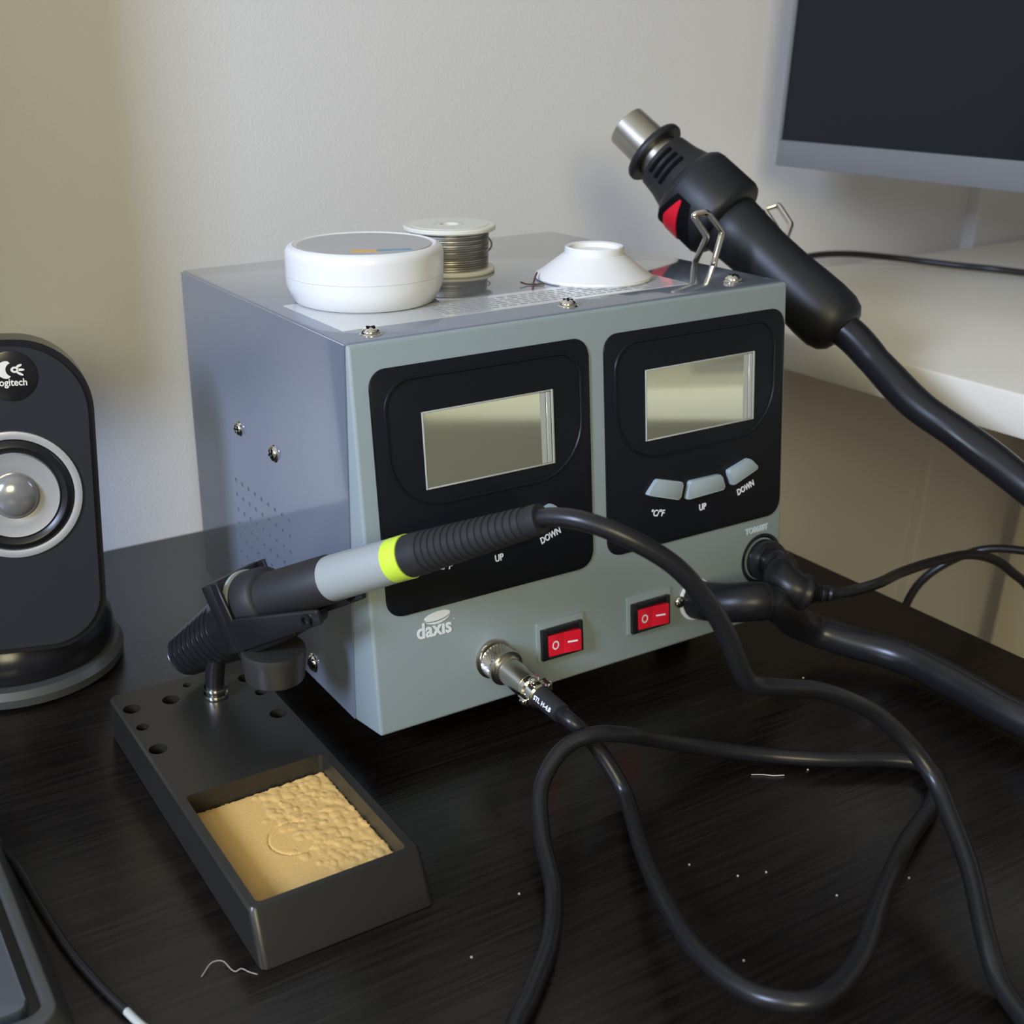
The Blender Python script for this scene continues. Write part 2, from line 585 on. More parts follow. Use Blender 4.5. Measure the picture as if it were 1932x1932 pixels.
# turned edge of the sheet
bnd = [e for e in bm.edges if len(e.link_faces) == 1]
r_ = bmesh.ops.extrude_edge_only(bm, edges=bnd)
for v in r_['geom']:
    if isinstance(v, bmesh.types.BMVert):
        v.co.x += 0.0013
obj('side_panel', bm, ['case', 'dark_hole'], st, smooth=25)

for fx in (0.03, 0.22):
    for fy in (0.02, 0.175):
        bm = B(); lathe(bm, [(0.0085, 0), (0.0095, 0.0015), (0.0095, 0.0115), (0.0085, 0.0119)], Matrix.Translation((fx, fy, 0.0)), 20); obj('rubber_foot', bm, 'rubber', st)

# front bezel: slanted moulded plastic
bm = B()
hexa(bm, [(0.0, -0.026, 0.0165), (WD - 0.0005, -0.026, 0.0165), (WD, 0.0, ZB), (0.0, 0.0, ZB),
          (0.0002, -0.003, ZT - 0.0003), (WD - 0.0005, -0.003, ZT - 0.0003), (WD, 0.0, ZT - 0.0003), (0.0, 0.0, ZT - 0.0003)], 0.0016, 3)
bezel = obj('front_bezel', bm, 'bezel', st, label='grey green moulded plastic front')
up = Vector((0, 0.023, 0.193 - 0.0165)).normalized()
nn = Vector((0, -up.z, up.y))
FM = Matrix((Vector((1, 0, 0)), up, nn)).transposed().to_4x4()
FM.translation = Vector((0, -0.026, 0.0165))

def fmat(x, s, n, rot=0):
    return FM @ Matrix.Translation((x, s, n)) @ Matrix.Rotation(math.radians(rot), 4, 'Z')

def front_panel(x0, x1, s0, s1, rx0, rx1, lx0, lx1, ls0, ls1, dx, tags):
    bm = B(); prism(bm, rrect(x0, x1, s0, s1, (0.008, 0.008, 0.0085, 0.008), 8), -0.001, 0.0007, FM, 0.0004)
    p = obj('display_panel', bm, 'panel', st)
    # raised outline round the display
    bm = B()
    path = [FM @ Vector((x, y, 0.0007)) for x, y in rrect(rx0, rx1, 0.1035, 0.1608, (0.026, 0.026, 0.013, 0.013), 9)]
    for i, q in enumerate(rrect(rx0, rx1, 0.1035, 0.1608, (0.026, 0.026, 0.013, 0.013), 9)):
        pass
    tube(bm, path, 0.0007, 6, smooth=False, closed=True)
    obj('raised_outline', bm, 'panel', p)
    # display: olive glass in a clear rim
    bm = B()
    w = 0.0008
    for a, c in (((lx0, ls0), (lx0 + w, ls1)), ((lx1 - w * 1.6, ls0), (lx1, ls1)), ((lx0 + w, ls0), (lx1 - w * 1.6, ls0 + w)), ((lx0 + w, ls1 - w), (lx1 - w * 1.6, ls1))):
        box(bm, (a[0], a[1], 0.0003), (c[0], c[1], 0.0013), 0.0003, 2, FM)
    obj('display_rim', bm, 'lcd_edge', p, label='clear rim round the display')
    bm = B(); box(bm, (lx0 + w, ls0 + w, 0.0004), (lx1 - 0.0075, ls1 - w, 0.0010), 0, 2, FM)
    obj('display_glass', bm, 'lcd', p, smooth=0, label='olive grey display glass')
    bm = B()
    box(bm, (lx1 - 0.0073, ls0 + w, 0.0004), (lx1 - 0.0042, ls1 - w, 0.0009), 0.0002, 1, FM)
    box(bm, (lx1 - 0.0040, ls0 + w, 0.0004), (lx1 - 0.0016, ls1 - w, 0.0012), 0.0003, 1, FM)
    obj('display_edge', bm, 'lcd_edge', p)
    keys = [[(0.1618, 0.0924), (0.1786, 0.0878), (0.1762, 0.0788), (0.1551, 0.0853)],
            [(0.1828, 0.0874), (0.2038, 0.0873), (0.2066, 0.0789), (0.1804, 0.0780)],
            [(0.2082, 0.0882), (0.2229, 0.0924), (0.2298, 0.0860), (0.2112, 0.0795)]]
    for kp in keys:
        bm = B(); prism(bm, rpoly([(x + dx, y) for x, y in kp][::-1], 0.0016), 0.0004, 0.0032, FM, 0.0006)
        obj('key', bm, 'key', p)
    text('lettering', '\u00b0C/\u00b0F', 0.0046, fmat(0.1632 + dx, 0.0742, 0.0008, -11), 'print', p, bold=0.0001, shear=0.15, sx=0.85)
    text('lettering', 'UP', 0.0046, fmat(0.1930 + dx, 0.0716, 0.0008, 3), 'print', p, bold=0.00012, sx=0.85)
    text('lettering', 'DOWN', 0.0046, fmat(0.2225 + dx, 0.0762, 0.0008, 17), 'print', p, bold=0.00012, sx=0.78)
    return p

front_panel(0.0082, 0.1230, 0.0556, 0.1665, 0.0148, 0.1178, 0.0323, 0.1019, 0.1108, 0.1455, -0.1246, None)
front_panel(0.1318, 0.2474, 0.0576, 0.1660, 0.1382, 0.2410, 0.1562, 0.2270, 0.1118, 0.1466, 0.0, None)

# rocker switches
def rocker_switch(dx):
    bm = B(); prism(bm, rrect(0.0876 + dx, 0.1156 + dx, 0.0138, 0.0336, 0.0006), -0.0005, 0.0010, FM, 0.0004)
    sw = obj('rocker_switch', bm, 'bezel', st)
    bm = B()
    for a, c in (((0.0894, 0.0143), (0.0927, 0.0303)), ((0.1112, 0.0143), (0.1139, 0.0303)), ((0.0927, 0.0143), (0.1112, 0.0158)), ((0.0927, 0.0270), (0.1112, 0.0303))):
        box(bm, (a[0] + dx, a[1], 0.0005), (c[0] + dx, c[1], 0.0030), 0.0004, 2, FM)
    box(bm, (0.0925 + dx, 0.0156, 0.0004), (0.1114 + dx, 0.0272, 0.0012), 0, 2, FM)
    obj('switch_frame', bm, 'blackgloss', sw)
    bm = B()
    a0, a1, a2 = 0.0929 + dx, 0.1020 + dx, 0.1110 + dx
    t = bmesh.new()
    lo = [t.verts.new(FM @ Vector((x, 0.0160, z))) for x, z in ((a0, 0.001), (a2, 0.001), (a2, 0.0054), (a1, 0.0030), (a0, 0.0034))]
    hi = [t.verts.new(FM @ Vector((x, 0.0268, z))) for x, z in ((a0, 0.001), (a2, 0.001), (a2, 0.0054), (a1, 0.0030), (a0, 0.0034))]
    t.faces.new(lo); t.faces.new(hi[::-1])
    for i in range(5):
        t.faces.new((lo[i], lo[(i + 1) % 5], hi[(i + 1) % 5], hi[i]))
    bmesh.ops.bevel(t, geom=t.edges[:], offset=0.0004, segments=2, profile=0.5, affect='EDGES')
    merge(bm, t)
    obj('rocker', bm, 'red', sw, label='red rocker')
    bm = B()
    e1 = math.degrees(math.atan2(-0.0004, 0.0091))
    m1 = FM @ Matrix.Translation((0.0968 + dx, 0.0214, 0.00335)) @ Matrix.Rotation(math.radians(-e1), 4, 'Y')
    t = bmesh.new()
    k = 20
    ro = [t.verts.new((0.0021 * math.cos(2 * math.pi * i / k), 0.0023 * math.sin(2 * math.pi * i / k), 0)) for i in range(k)]
    ri = [t.verts.new((0.0013 * math.cos(2 * math.pi * i / k), 0.0015 * math.sin(2 * math.pi * i / k), 0)) for i in range(k)]
    for i in range(k):
        t.faces.new((ro[i], ro[(i + 1) % k], ri[(i + 1) % k], ri[i]))
    merge(bm, t, m1)
    m2 = FM @ Matrix.Translation((0.1064 + dx, 0.0214, 0.00424)) @ Matrix.Rotation(-math.atan2(0.0024, 0.0090), 4, 'Y')
    box(bm, (-0.0026, -0.00042, 0), (0.0026, 0.00042, 0.00008), 0, 1, m2)
    obj('switch_marking', bm, 'print', sw, smooth=0, label='white O and dash')

rocker_switch(0.0)
rocker_switch(0.0556)

# maker's mark and small print
text('lettering', 'dax\u0131s', 0.0102, fmat(0.0318, 0.0452, 0.00012, -1.5), 'print', st, bold=0.00022, sx=0.90)
bm = B()
lathe(bm, [(0.0, -0.0001), (0.0069, -0.0001), (0.0069, 0.00012), (0, 0.00012)], fmat(0.0338, 0.0513, 0.0001, 4), 32, False, sx=1.0, sy=0.30)
t = bmesh.new()
up_, dn_ = [], []
for i in range(17):
    u = -1 + 2 * i / 16
    yy = -0.30 * math.sqrt(max(0, 1 - u * u))
    up_.append(t.verts.new((u * 0.0068, yy * 0.0069 - 0.0006, 0.0001)))
    dn_.append(t.verts.new((u * 0.0066, yy * 0.0069 - 0.0018 * (1 - 0.35 * abs(u)), 0.0001)))
for i in range(16):
    t.faces.new((up_[i], dn_[i], dn_[i + 1], up_[i + 1]))
merge(bm, t, fmat(0.0338, 0.0513, 0.0001, 4))
lathe(bm, [(0.0, 0), (0.0003, 0), (0.0003, 0.0001), (0, 0.0001)], fmat(0.0424, 0.0478, 0.0001), 10, False)
obj('disc_emblem', bm, 'print', st, smooth=0)
text('lettering', 'TO0660T', 0.0046, fmat(0.2318, 0.0515, 0.00012, 1), 'print_grey', st, bold=0.00015, sx=0.86)

# pan head screws
def screw(pos, normal, r, h, hint=(1, 0, 0), cross=20, flange=True, par=st):
    mt = frame_of(pos, normal, hint)
    bm = B()
    prof = []
    if flange:
        prof += [(r * 1.12, -0.0003), (r * 1.15, 0.0003), (r * 1.02, 0.0007)]
    prof += [(r, 0.0004), (r * 0.98, h * 0.35)]
    for k in range(1, 6):
        a = math.pi / 2 * k / 6
        prof.append((r * 0.98 * math.cos(a), h * 0.35 + h * 0.65 * math.sin(a)))
    prof.append((0, h))
    lathe(bm, prof, mt, 20, True)
    s_ = obj('screw', bm, 'chrome', par)
    bm = B()
    rm = mt @ Matrix.Rotation(math.radians(cross), 4, 'Z')
    box(bm, (-r * 0.55, -r * 0.13, h * 0.80), (r * 0.55, r * 0.13, h * 1.005), 0, 1, rm)
    box(bm, (-r * 0.13, -r * 0.55, h * 0.80), (r * 0.13, r * 0.55, h * 1.006), 0, 1, rm)
    obj('cross_recess', bm, 'dark_hole', s_, smooth=0)
    return s_

for (x, y), a in zip(((0.0173, 0.0085), (0.1216, 0.0095), (0.2275, 0.0125)), (20, 55, 35)):
    screw((x, y, ZT), (0, 0, 1), 0.0042, 0.0034, cross=a)
for (y, z), r, a in zip(((0.1245, 0.1228), (0.0796, 0.1223), (0.1461, 0.0231), (0.0446, 0.0217)), (0.0036, 0.0040, 0.0044, 0.0044), (10, 30, 50, 20)):
    screw((0.0, y, z), (-1, 0, 0), r, 0.0026, (0, 1, 0), a)
screw(FM @ Vector((0.1777, 0.0236, 0)), nn, 0.0034, 0.0026, cross=40, flange=False)

# warning stickers on the lid
bm = B(); prism(bm, rrect(0.0096, 0.205, 0.0195, 0.048, 0.0008, 2), ZT, ZT + 0.00025); lab = obj('label_sticker', bm, 'sticker', st, smooth=0)
bm = B(); prism(bm, rrect(0.0094, 0.062, 0.0482, 0.0813, 0.0008, 2), ZT, ZT + 0.00025); obj('label_sticker', bm, 'sticker', st, smooth=0)
bm = B()
for row in range(6):
    x = 0.064
    while x < 0.196:
        wv = random.uniform(0.002, 0.006)
        y = 0.0235 + row * 0.0035
        box(bm, (x, y, ZT + 0.00024), (min(x + wv, 0.198), y + 0.0014, ZT + 0.00032))
        x += wv + random.uniform(0.0008, 0.002)
obj('small_print', bm, 'sticker_print', lab, smooth=0, kind='stuff')

# front sockets: five-pin socket collar and the round outlet
bm = B(); lathe(bm, [(0.0098, -0.0005), (0.0098, 0.0009), (0.0088, 0.0012), (0.0060, 0.0012)], fmat(0.0625, 0.0226, 0.0), 28); obj('connector_socket', bm, 'nickel', st)
bm = B()
lathe(bm, [(0.0140, -0.0004), (0.0140, 0.0006), (0.0128, 0.0008), (0.0120, 0.0003), (0.0112, -0.0003)], fmat(0.2352, 0.0345, 0.0), 32)
obj('outlet_socket', bm, 'blackgloss', st, label='round black outlet')
bm = B(); lathe(bm, [(0.0112, -0.0002), (0.0112, 0.00075), (0.0108, 0.001)], fmat(0.1890, 0.0224, 0.0), 28); obj('hose_port', bm, 'white', st, label='pale ring round the hose port')

# wire cradle on the right hand side
CR = 0.0018
bm = B()
tube(bm, fillet([(0.2535, 0.0690, 0.150), (0.2540, 0.0690, 0.1921), (0.2514, 0.0590, 0.2073), (0.2425, 0.0620, 0.2191),
          (0.2504, 0.0597, 0.2200), (0.2606, 0.0573, 0.2090), (0.2570, 0.0575, 0.1942), (0.2535, 0.0575, 0.150)], 0.0022), CR, 10, smooth=False)
obj('cradle_wire', bm, 'chrome', st, label='bright bent wire prong')
bm = B()
tube(bm, fillet([(0.2535, 0.080, 0.150), (0.322, 0.092, 0.168), (0.3420, 0.097, 0.185), (0.3482, 0.1011, 0.1981), (0.3475, 0.1130, 0.2085),
          (0.3545, 0.1085, 0.2112), (0.3524, 0.0941, 0.2011), (0.3443, 0.0891, 0.1949), (0.318, 0.080, 0.163), (0.2535, 0.068, 0.145)], 0.0022), CR, 10, smooth=False)
obj('cradle_wire', bm, 'chrome', st, label='bright bent wire prong')
bm = B(); box(bm, (0.2500, 0.050, 0.138), (0.2525, 0.088, 0.160), 0.0008); obj('cradle_plate', bm, 'chrome', st)

# ------------------------------------------------------------------ hot air gun with its hose
N0 = Vector((0.2782, 0.1641, 0.2567))
AX = Vector((0.2594, -0.7812, -0.5679)).normalized()
K = 0.00032588
GM = frame_of(N0, AX, (1, 0, 0.45))
gun = thing('hot_air_gun', 'black hot-air gun with steel nozzle resting in the wire cradle', 'hot air gun', tuple(N0))
def gl(prof):
    return [(r * K, t * K) for t, r in prof]
bm = B()
lathe(bm, gl([(0, 33), (0, 38), (60, 39), (112, 40), (125, 40)]) , GM, 40, False)
lathe(bm, gl([(0, 33), (60, 33), (61, 0)]), GM, 40, False)
obj('nozzle', bm, 'steel', gun, label='dull steel nozzle')
bm = B(); lathe(bm, gl([(70, 41), (69, 57), (72, 59), (79, 59), (82, 57), (82, 41)]), GM, 40, False); obj('collar', bm, 'gunbody', gun)
bm = B()
prof = [(98, 38), (97, 46), (100, 51), (118, 53)]
lathe(bm, gl(prof + [(132, 55), (158, 62), (164, 64), (166, 70), (172, 75), (182, 77), (258, 78), (266, 75), (271, 68), (273, 54)]), GM, 48, True)
obj('front_housing', bm, 'gunbody', gun)
# cooling slots, curved round the side that faces the room
vs = (Vector((-0.213, -0.428, 0.309)) - N0)
GI = GM.to_3x3().inverted() @ vs
ang0 = math.atan2(GI.y, GI.x)
for k, (tt, rr) in enumerate(((112, 53), (127, 55), (142, 58.5))):
    for s_ in (0, math.pi):
        bm = B()
        pts = []
        for i in range(9):
            a = ang0 + s_ + math.radians(-26 + 58 * i / 8)
            pts.append(GM @ Vector((rr * K * math.cos(a), rr * K * math.sin(a), tt * K)))
        tube(bm, pts, 4.0 * K, 8, sub=2)
        obj('cooling_slot', bm, 'dark_hole', gun, smooth=60)
bm = B()
lathe(bm, gl([(262, 50), (275, 56), (300, 55), (360, 51), (420, 52), (460, 55), (500, 57), (530, 56), (548, 50), (558, 40), (562, 28), (562, 20)]), GM, 48, True)
obj('handle', bm, 'gunbody', gun)
# red release button in a dark recess on the under side
def patch(name, prof, rad, mtl, label=None):
    """curved inlay lying on the housing: prof = [(angle, t0, t1), ...] round the axis"""
    bm = B()
    rows = []
    for a, t0, t1 in prof:
        an = ang0 + math.radians(a)
        rows.append([(rad * K * math.cos(an), rad * K * math.sin(an), (t0 + (t1 - t0) * k / 4) * K) for k in range(5)])
    t = bmesh.new()
    up_ = [[t.verts.new(p) for p in r] for r in rows]
    lo_ = [[t.verts.new((p[0] * 0.93, p[1] * 0.93, p[2])) for p in r] for r in rows]
    for g, fl in ((up_, False), (lo_, True)):
        for r0, r1 in zip(g, g[1:]):
            for k in range(4):
                f = (r0[k], r0[k + 1], r1[k + 1], r1[k])
                t.faces.new(f[::-1] if fl else f)
    n_ = len(rows)
    ring = [(0, k) for k in range(5)] + [(i_, 4) for i_ in range(1, n_)] + [(n_ - 1, k) for k in range(3, -1, -1)] + [(i_, 0) for i_ in range(n_ - 2, 0, -1)]
    for p, q_ in zip(ring, ring[1:] + ring[:1]):
        t.faces.new((up_[p[0]][p[1]], up_[q_[0]][q_[1]], lo_[q_[0]][q_[1]], lo_[p[0]][p[1]]))
    merge(bm, t, GM)
    return obj(name, bm, mtl, gun, label, smooth=30)
def ramp(a0, a1, f0, f1, n=10):
    return [(a0 + (a1 - a0) * k / n, f0(k / n), f1(k / n)) for k in range(n + 1)]
patch('button_recess', ramp(16, 92, lambda u: 190 - 16 * min(1, u * 2), lambda u: 222 + 36 * min(1, u * 1.6)), 78.6, 'dark_hole')
patch('red_button', ramp(20, 88, lambda u: 201 - 14 * min(1, u * 2.2) + 12 * max(0, u - .5), lambda u: 205 + 20 * min(1, u * 1.4)), 80.5, 'red', 'red button')
HP = [(0.3192, 0.0345, 0.1618), (0.3252, 0.0161, 0.1527), (0.3265, -0.0054, 0.1392), (0.3270, -0.0323, 0.1243), (0.3303, -0.0582, 0.1142), (0.3306, -0.0815, 0.1059), (0.3319, -0.1065, 0.0956),
      (0.345, -0.150, 0.075), (0.362, -0.195, 0.048), (0.352, -0.228, 0.022), (0.315, -0.222, 0.0105), (0.284, -0.190, 0.0096), (0.2751, -0.1577, 0.0096), (0.2776, -0.1177, 0.0096), (0.2770, -0.088, 0.0100), (0.2650, -0.0640, 0.0115),
      (0.2530, -0.0490, 0.0150), (0.2390, -0.0475, 0.0230), (0.2230, -0.0520, 0.0360), (0.2090, -0.0535, 0.0450), (0.2030, -0.0500, 0.0455)]
def hose_r(u):
    if u < 0.09:
        return 0.0098 - 0.0012 * u / 0.09
    return 0.0086 + 0.0007 * math.sin(60 * u) * (0.35 if u < 0.4 else 0.1)
bm = B(); tube(bm, HP, 0.0089, 20, sub=10, rfun=hose_r); obj('hose', bm, 'hose', gun)
bm = B(); tube(bm, [tuple(FM @ Vector((0.1890, 0.0224, 0.0012))), (0.1900, -0.0330, 0.0410), (0.1945, -0.0440, 0.0440), (0.2010, -0.0505, 0.0460), (0.2075, -0.0535, 0.0457)], 0.0101, 24, sub=8, rfun=lambda u: 0.0101 if u < 0.93 else 0.0096); obj('hose_fitting', bm, 'black', gun)

# ------------------------------------------------------------------ power cord plugged into the round outlet
pc = thing('power_cord', 'black power cord plugged into the round outlet at front right', 'cord', (0.235, -0.03, 0.05))
bm = B(); lathe(bm, [(0.0110, 0.0004), (0.0110, 0.006), (0.0104, 0.0075), (0.0078, 0.0078), (0.0074, 0.016), (0.0060, 0.017)], fmat(0.2352, 0.0345, 0.0006), 28); obj('plug', bm, 'blackgloss', pc)
PP = [(0.2352, -0.0370, 0.0535), (0.2253, -0.0468, 0.0516), (0.2259, -0.0541, 0.0488), (0.2306, -0.0576, 0.0467), (0.2337, -0.0588, 0.0461), (0.2369, -0.0599, 0.0457), (0.2450, -0.0630, 0.0445)]
def plug_r(u):
    for a, c, r0, r1 in ((0, .12, .0068, .0092), (.12, .42, .0092, .0090), (.42, .46, .0090, .0098), (.46, .50, .0098, .0098), (.50, .53, .0098, .0062), (.53, .96, .0062, .0042), (.96, 1.01, .0042, .0030)):
        if a <= u <= c:
            k_ = (u - a) / (c - a)
            rr = r0 + (r1 - r0) * k_
            if .55 < u < .94 and int(u * 36) % 3 == 0:
                rr -= 0.0010
            return rr
    return .003
bm = B(); tube(bm, PP, 0.006, 18, sub=10, rfun=plug_r); obj('strain_relief', bm, 'black', pc)
bm = B()
tube(bm, [(0.2440, -0.0626, 0.0446), (0.2535, -0.0649, 0.0443), (0.2800, -0.0620, 0.0415), (0.3167, -0.0485, 0.0339), (0.3502, -0.0436, 0.0307), (0.3827, -0.0441, 0.0282), (0.4088, -0.0447, 0.0184), (0.4245, -0.0465, 0.0077), (0.4411, -0.0508, -0.0071), (0.46, -0.06, -0.06), (0.47, -0.07, -0.25), (0.5, -0.1, -0.55), (0.55, -0.15, -0.726)], 0.0029, 10, sub=8)
obj('cord', bm, 'rubber', pc)

sc2 = thing('loose_cord', 'thin black cord arching up from behind the dark desk edge', 'cord', (0.406, 0.007, -0.03))
bm = B()
tube(bm, [(0.47, 0.06, -0.727), (0.43, 0.03, -0.45), (0.405, 0.014, -0.12), (0.4061, 0.0069, -0.0299), (0.4109, 0.0012, -0.0117), (0.4211, -0.0094, 0.0030), (0.4312, -0.0225, 0.0126), (0.4448, -0.0413, 0.0152), (0.47, -0.08, 0.012), (0.5, -0.13, -0.10), (0.52, -0.16, -0.45), (0.56, -0.2, -0.727)], 0.0026, 10, sub=8)
obj('cord', bm, 'rubber', sc2)

wc = thing('table_cord', 'thin black cord running across the white side table under the monitor', 'cord', (0.60, 0.25, 0.13))
bm = B()
tube(bm, [(0.44, 0.238, 0.1278), (0.5068, 0.255, 0.1345), (0.5646, 0.264, 0.1389), (0.5968, 0.255, 0.1387), (0.6381, 0.235, 0.1338), (0.6595, 0.200, 0.1317), (0.6716, 0.170, 0.1316), (0.6865, 0.150, 0.1300), (0.72, 0.10, 0.1280), (0.80, -0.02, 0.1280)], 0.0026, 10, sub=8)
obj('cord', bm, 'rubber', wc)

# ------------------------------------------------------------------ iron stand with sponge tray
ss = thing('iron_stand', 'black soldering iron stand with funnel holder and a sponge tray', 'iron stand', (-0.064, -0.03, 0.0))
X0, X1, Y0, Y1, ZD = -0.0995, -0.0275, -0.1100, 0.0650, 0.0215
TX0, TX1, TY0, TY1 = -0.0955, -0.0325, -0.1065, -0.0310
holes = [(-0.0932, 0.0480, .0042), (-0.0744, 0.0468, .0042), (-0.0630, 0.0560, .0021), (-0.0938, 0.0300, .0030), (-0.0936, 0.0090, .0042), (-0.0345, 0.0315, .0029), (-0.0352, 0.0095, .0041), (-0.0352, 0.0480, .0041)]
bm = B()
# outer shell: deck with the tray opening, sloped front
def q(*c):
    return bm.faces.new([bm.verts.new(x) for x in c])
YF = -0.1186
XB0, XB1 = -0.1000, -0.0264
r0 = 0.0035
outer_top = rrect(X0, X1, Y0, Y1, (0.003, 0.003, 0.003, 0.003), 4)
sxx = (XB1 - XB0) / (X1 - X0)
def down(p):
    x = XB0 + (p[0] - X0) * sxx
    y = YF + (p[1] - Y0) * (Y1 + 0.0005 - YF) / (Y1 - Y0)
    return (x, y, 0.0004)
rim_o = [bm.verts.new((x, y, ZD - 0.0012)) for x, y in outer_top]
ins = rrect(X0 + 0.0010, X1 - 0.0010, Y0 + 0.0010, Y1 - 0.0010, (0.0022, 0.0022, 0.0022, 0.0022), 4)
rim_i = [bm.verts.new((x, y, ZD)) for x, y in ins]
base = [bm.verts.new(down(p)) for p in outer_top]
n_ = len(outer_top)
for i in range(n_):
    j = (i + 1) % n_
    bm.faces.new((base[i], base[j], rim_o[j], rim_o[i]))
    bm.faces.new((rim_o[i], rim_o[j], rim_i[j], rim_i[i]))
bm.faces.new(base[::-1])
tray = rrect(TX0, TX1, TY0, TY1, 0.002, 4)
tr_t = [bm.verts.new((x, y, ZD)) for x, y in tray]
tr_b = [bm.verts.new((x * 0.985 + -0.064 * 0.015, y * 0.985 + -0.069 * 0.015, 0.004)) for x, y in tray]
for i in range(len(tray)):
    j = (i + 1) % len(tray)
    bm.faces.new((tr_t[i], tr_t[j], tr_b[j], tr_b[i]))
bm.faces.new(tr_b)
hv = []
for hx, hy, hr in holes:
    ring = [bm.verts.new((hx + hr * math.cos(2 * math.pi * k / 14), hy + hr * math.sin(2 * math.pi * k / 14), ZD)) for k in range(14)]
    low = [bm.verts.new((v.co.x, v.co.y, 0.006)) for v in ring]
    for k in range(14):
        bm.faces.new((ring[k], ring[(k + 1) % 14], low[(k + 1) % 14], low[k]))
    f = bm.faces.new(low)
    f.material_index = 1
    hv.append(ring)
loops = [rim_i, tr_t] + hv
es = []
for lp in loops:
    for i in range(len(lp)):
        e = bm.edges.get((lp[i], lp[(i + 1) % len(lp)]))
        es.append(e)
r_ = bmesh.ops.triangle_fill(bm, use_beauty=True, use_dissolve=False, edges=es)
obj('base_tray', bm, ['ironstand', 'dark_hole'], ss, smooth=30)

# holder: frame along the iron axis
IO = Vector((-0.0368, 0.0190, 0.0773))
IA = Vector((0.3757, -0.8099, 0.4506)).normalized()
HM = frame_of(IO, IA, (1, 0.46, 0))        # local x to the right, z towards the cable end
# check that local y points up
if (HM.to_3x3() @ Vector((0, 1, 0))).z < 0:
    HM = HM @ Matrix.Rotation(math.pi, 4, 'Z')
bm = B()
prof = []
for k in range(9):
    z_ = -0.020 - 0.0048 * k
    r_out = 0.0158 - 0.00056 * k
    prof += [(r_out, z_), (r_out, z_ - 0.0026), (r_out - 0.0012, z_ - 0.0030), (r_out - 0.0012, z_ - 0.0046)]
prof += [(0.0105, -0.0635), (0.0080, -0.0635), (0.0080, -0.03)]
FS, FE = Vector((-0.0436, 0.0326, 0.0601)), Vector((-0.0598, 0.0644, 0.0335))
FU = frame_of(FS, FS - FE, HM.col[0].xyz) @ Matrix.Translation((0, 0, 0.0195))
lathe(bm, [(0.0158, -0.008), (0.0160, -0.0195)] + prof, FU, 40, False)
obj('ribbed_funnel', bm, 'blackgloss', ss, label='ribbed funnel pointing down and back')
bm = B()
box(bm, (-0.0165, -0.0185, -0.0155), (0.0165, 0.0150, -0.0085), 0.0012, 2, HM)
box(bm, (-0.0165, -0.0185, -0.0090), (-0.0145, 0.0150, -0.0040), 0.0006, 1, HM)
box(bm, (0.0145, -0.0185, -0.0090), (0.0165, 0.0150, -0.0040), 0.0006, 1, HM)
plate = obj('holder_plate', bm, 'black', ss)
for (hx, hy) in ((-0.0118, -0.006), (-0.0118, 0.004), (0.0118, -0.006), (0.0118, 0.006)):
    bm = B(); lathe(bm, [(0.0016, -0.0090), (0.0016, -0.0080), (0.0010, -0.0080), (0.0010, -0.0086), (0, -0.0086)], HM @ Matrix.Translation((hx, hy, 0)), 14, False)
    obj('rivet_hole', bm, 'dark_hole', plate)
bm = B(); lathe(bm, [(0.0128, -0.0082), (0.0150, -0.0082), (0.0150, -0.0060), (0.0128, -0.0060), (0.0128, -0.0082)], HM, 36, False)
obj('seat_ring', bm, 'ironbase', ss, label='pale ring under the collar')
for sgn in (-1, 1):
    bm = B()
    hexa(bm, [(sgn * 0.0125, -0.0185, -0.010), (sgn * 0.0165, -0.0185, -0.010), (sgn * 0.0165, -0.0020, -0.010), (sgn * 0.0125, -0.0020, -0.010),
              (sgn * 0.0135, -0.0150, 0.048), (sgn * 0.0160, -0.0150, 0.048), (sgn * 0.0160, -0.0085, 0.048), (sgn * 0.0135, -0.0085, 0.048)], 0.0012, 2, HM)
    arm = obj('holder_arm', bm, 'blackgloss', ss)
    bm = B(); lathe(bm, [(0.0028, -0.0028), (0.0028, 0.0028), (0.0018, 0.0028), (0.0018, -0.0028), (0.0028, -0.0028)], HM @ Matrix.Translation((sgn * 0.0149, -0.0115, 0.041)) @ Matrix.Rotation(math.pi / 2, 4, 'Y'), 16, False)
    obj('pivot_eye', bm, 'black', arm)
bm = B()
hexa(bm, [(-0.0150, -0.0225, -0.012), (0.0150, -0.0225, -0.012), (0.0158, -0.0140, -0.012), (-0.0158, -0.0140, -0.012),
          (-0.0105, -0.0185, 0.026), (0.0105, -0.0185, 0.026), (0.0145, -0.0135, 0.026), (-0.0145, -0.0135, 0.026)], 0.0014, 2, HM)
obj('holder_trough', bm, 'blackgloss', ss)
bm = B(); lathe(bm, [(0.0, 0.0420), (0.0125, 0.0420), (0.0136, 0.0428), (0.0148, 0.0555), (0.0144, 0.0575), (0.0, 0.0580)], Matrix.Translation((-0.0370, 0.0060, 0.0010)), 36, False)
obj('pivot_knob', bm, 'knob', ss)
bm = B()
tube(bm, [(-0.0545, 0.0390, ZD - 0.001), (-0.0545, 0.0390, 0.030), (-0.0530, 0.0380, 0.042), (-0.0500, 0.0350, 0.0500)], 0.0046, 14, sub=6)
obj('holder_post', bm, 'black', ss)
for dz, rr in ((0.0, 0.0058), (0.0035, 0.0054)):
    bm = B(); lathe(bm, [(rr * 0.72, 0), (rr, 0), (rr * 1.04, 0.001), (rr, 0.002), (rr * 0.72, 0.002), (rr * 0.72, 0)], Matrix.Translation((-0.0545, 0.0390, ZD + 0.0002 + dz)), 22, False)
    obj('post_nut', bm, 'chrome', ss, label='bright ring at the foot of the post')

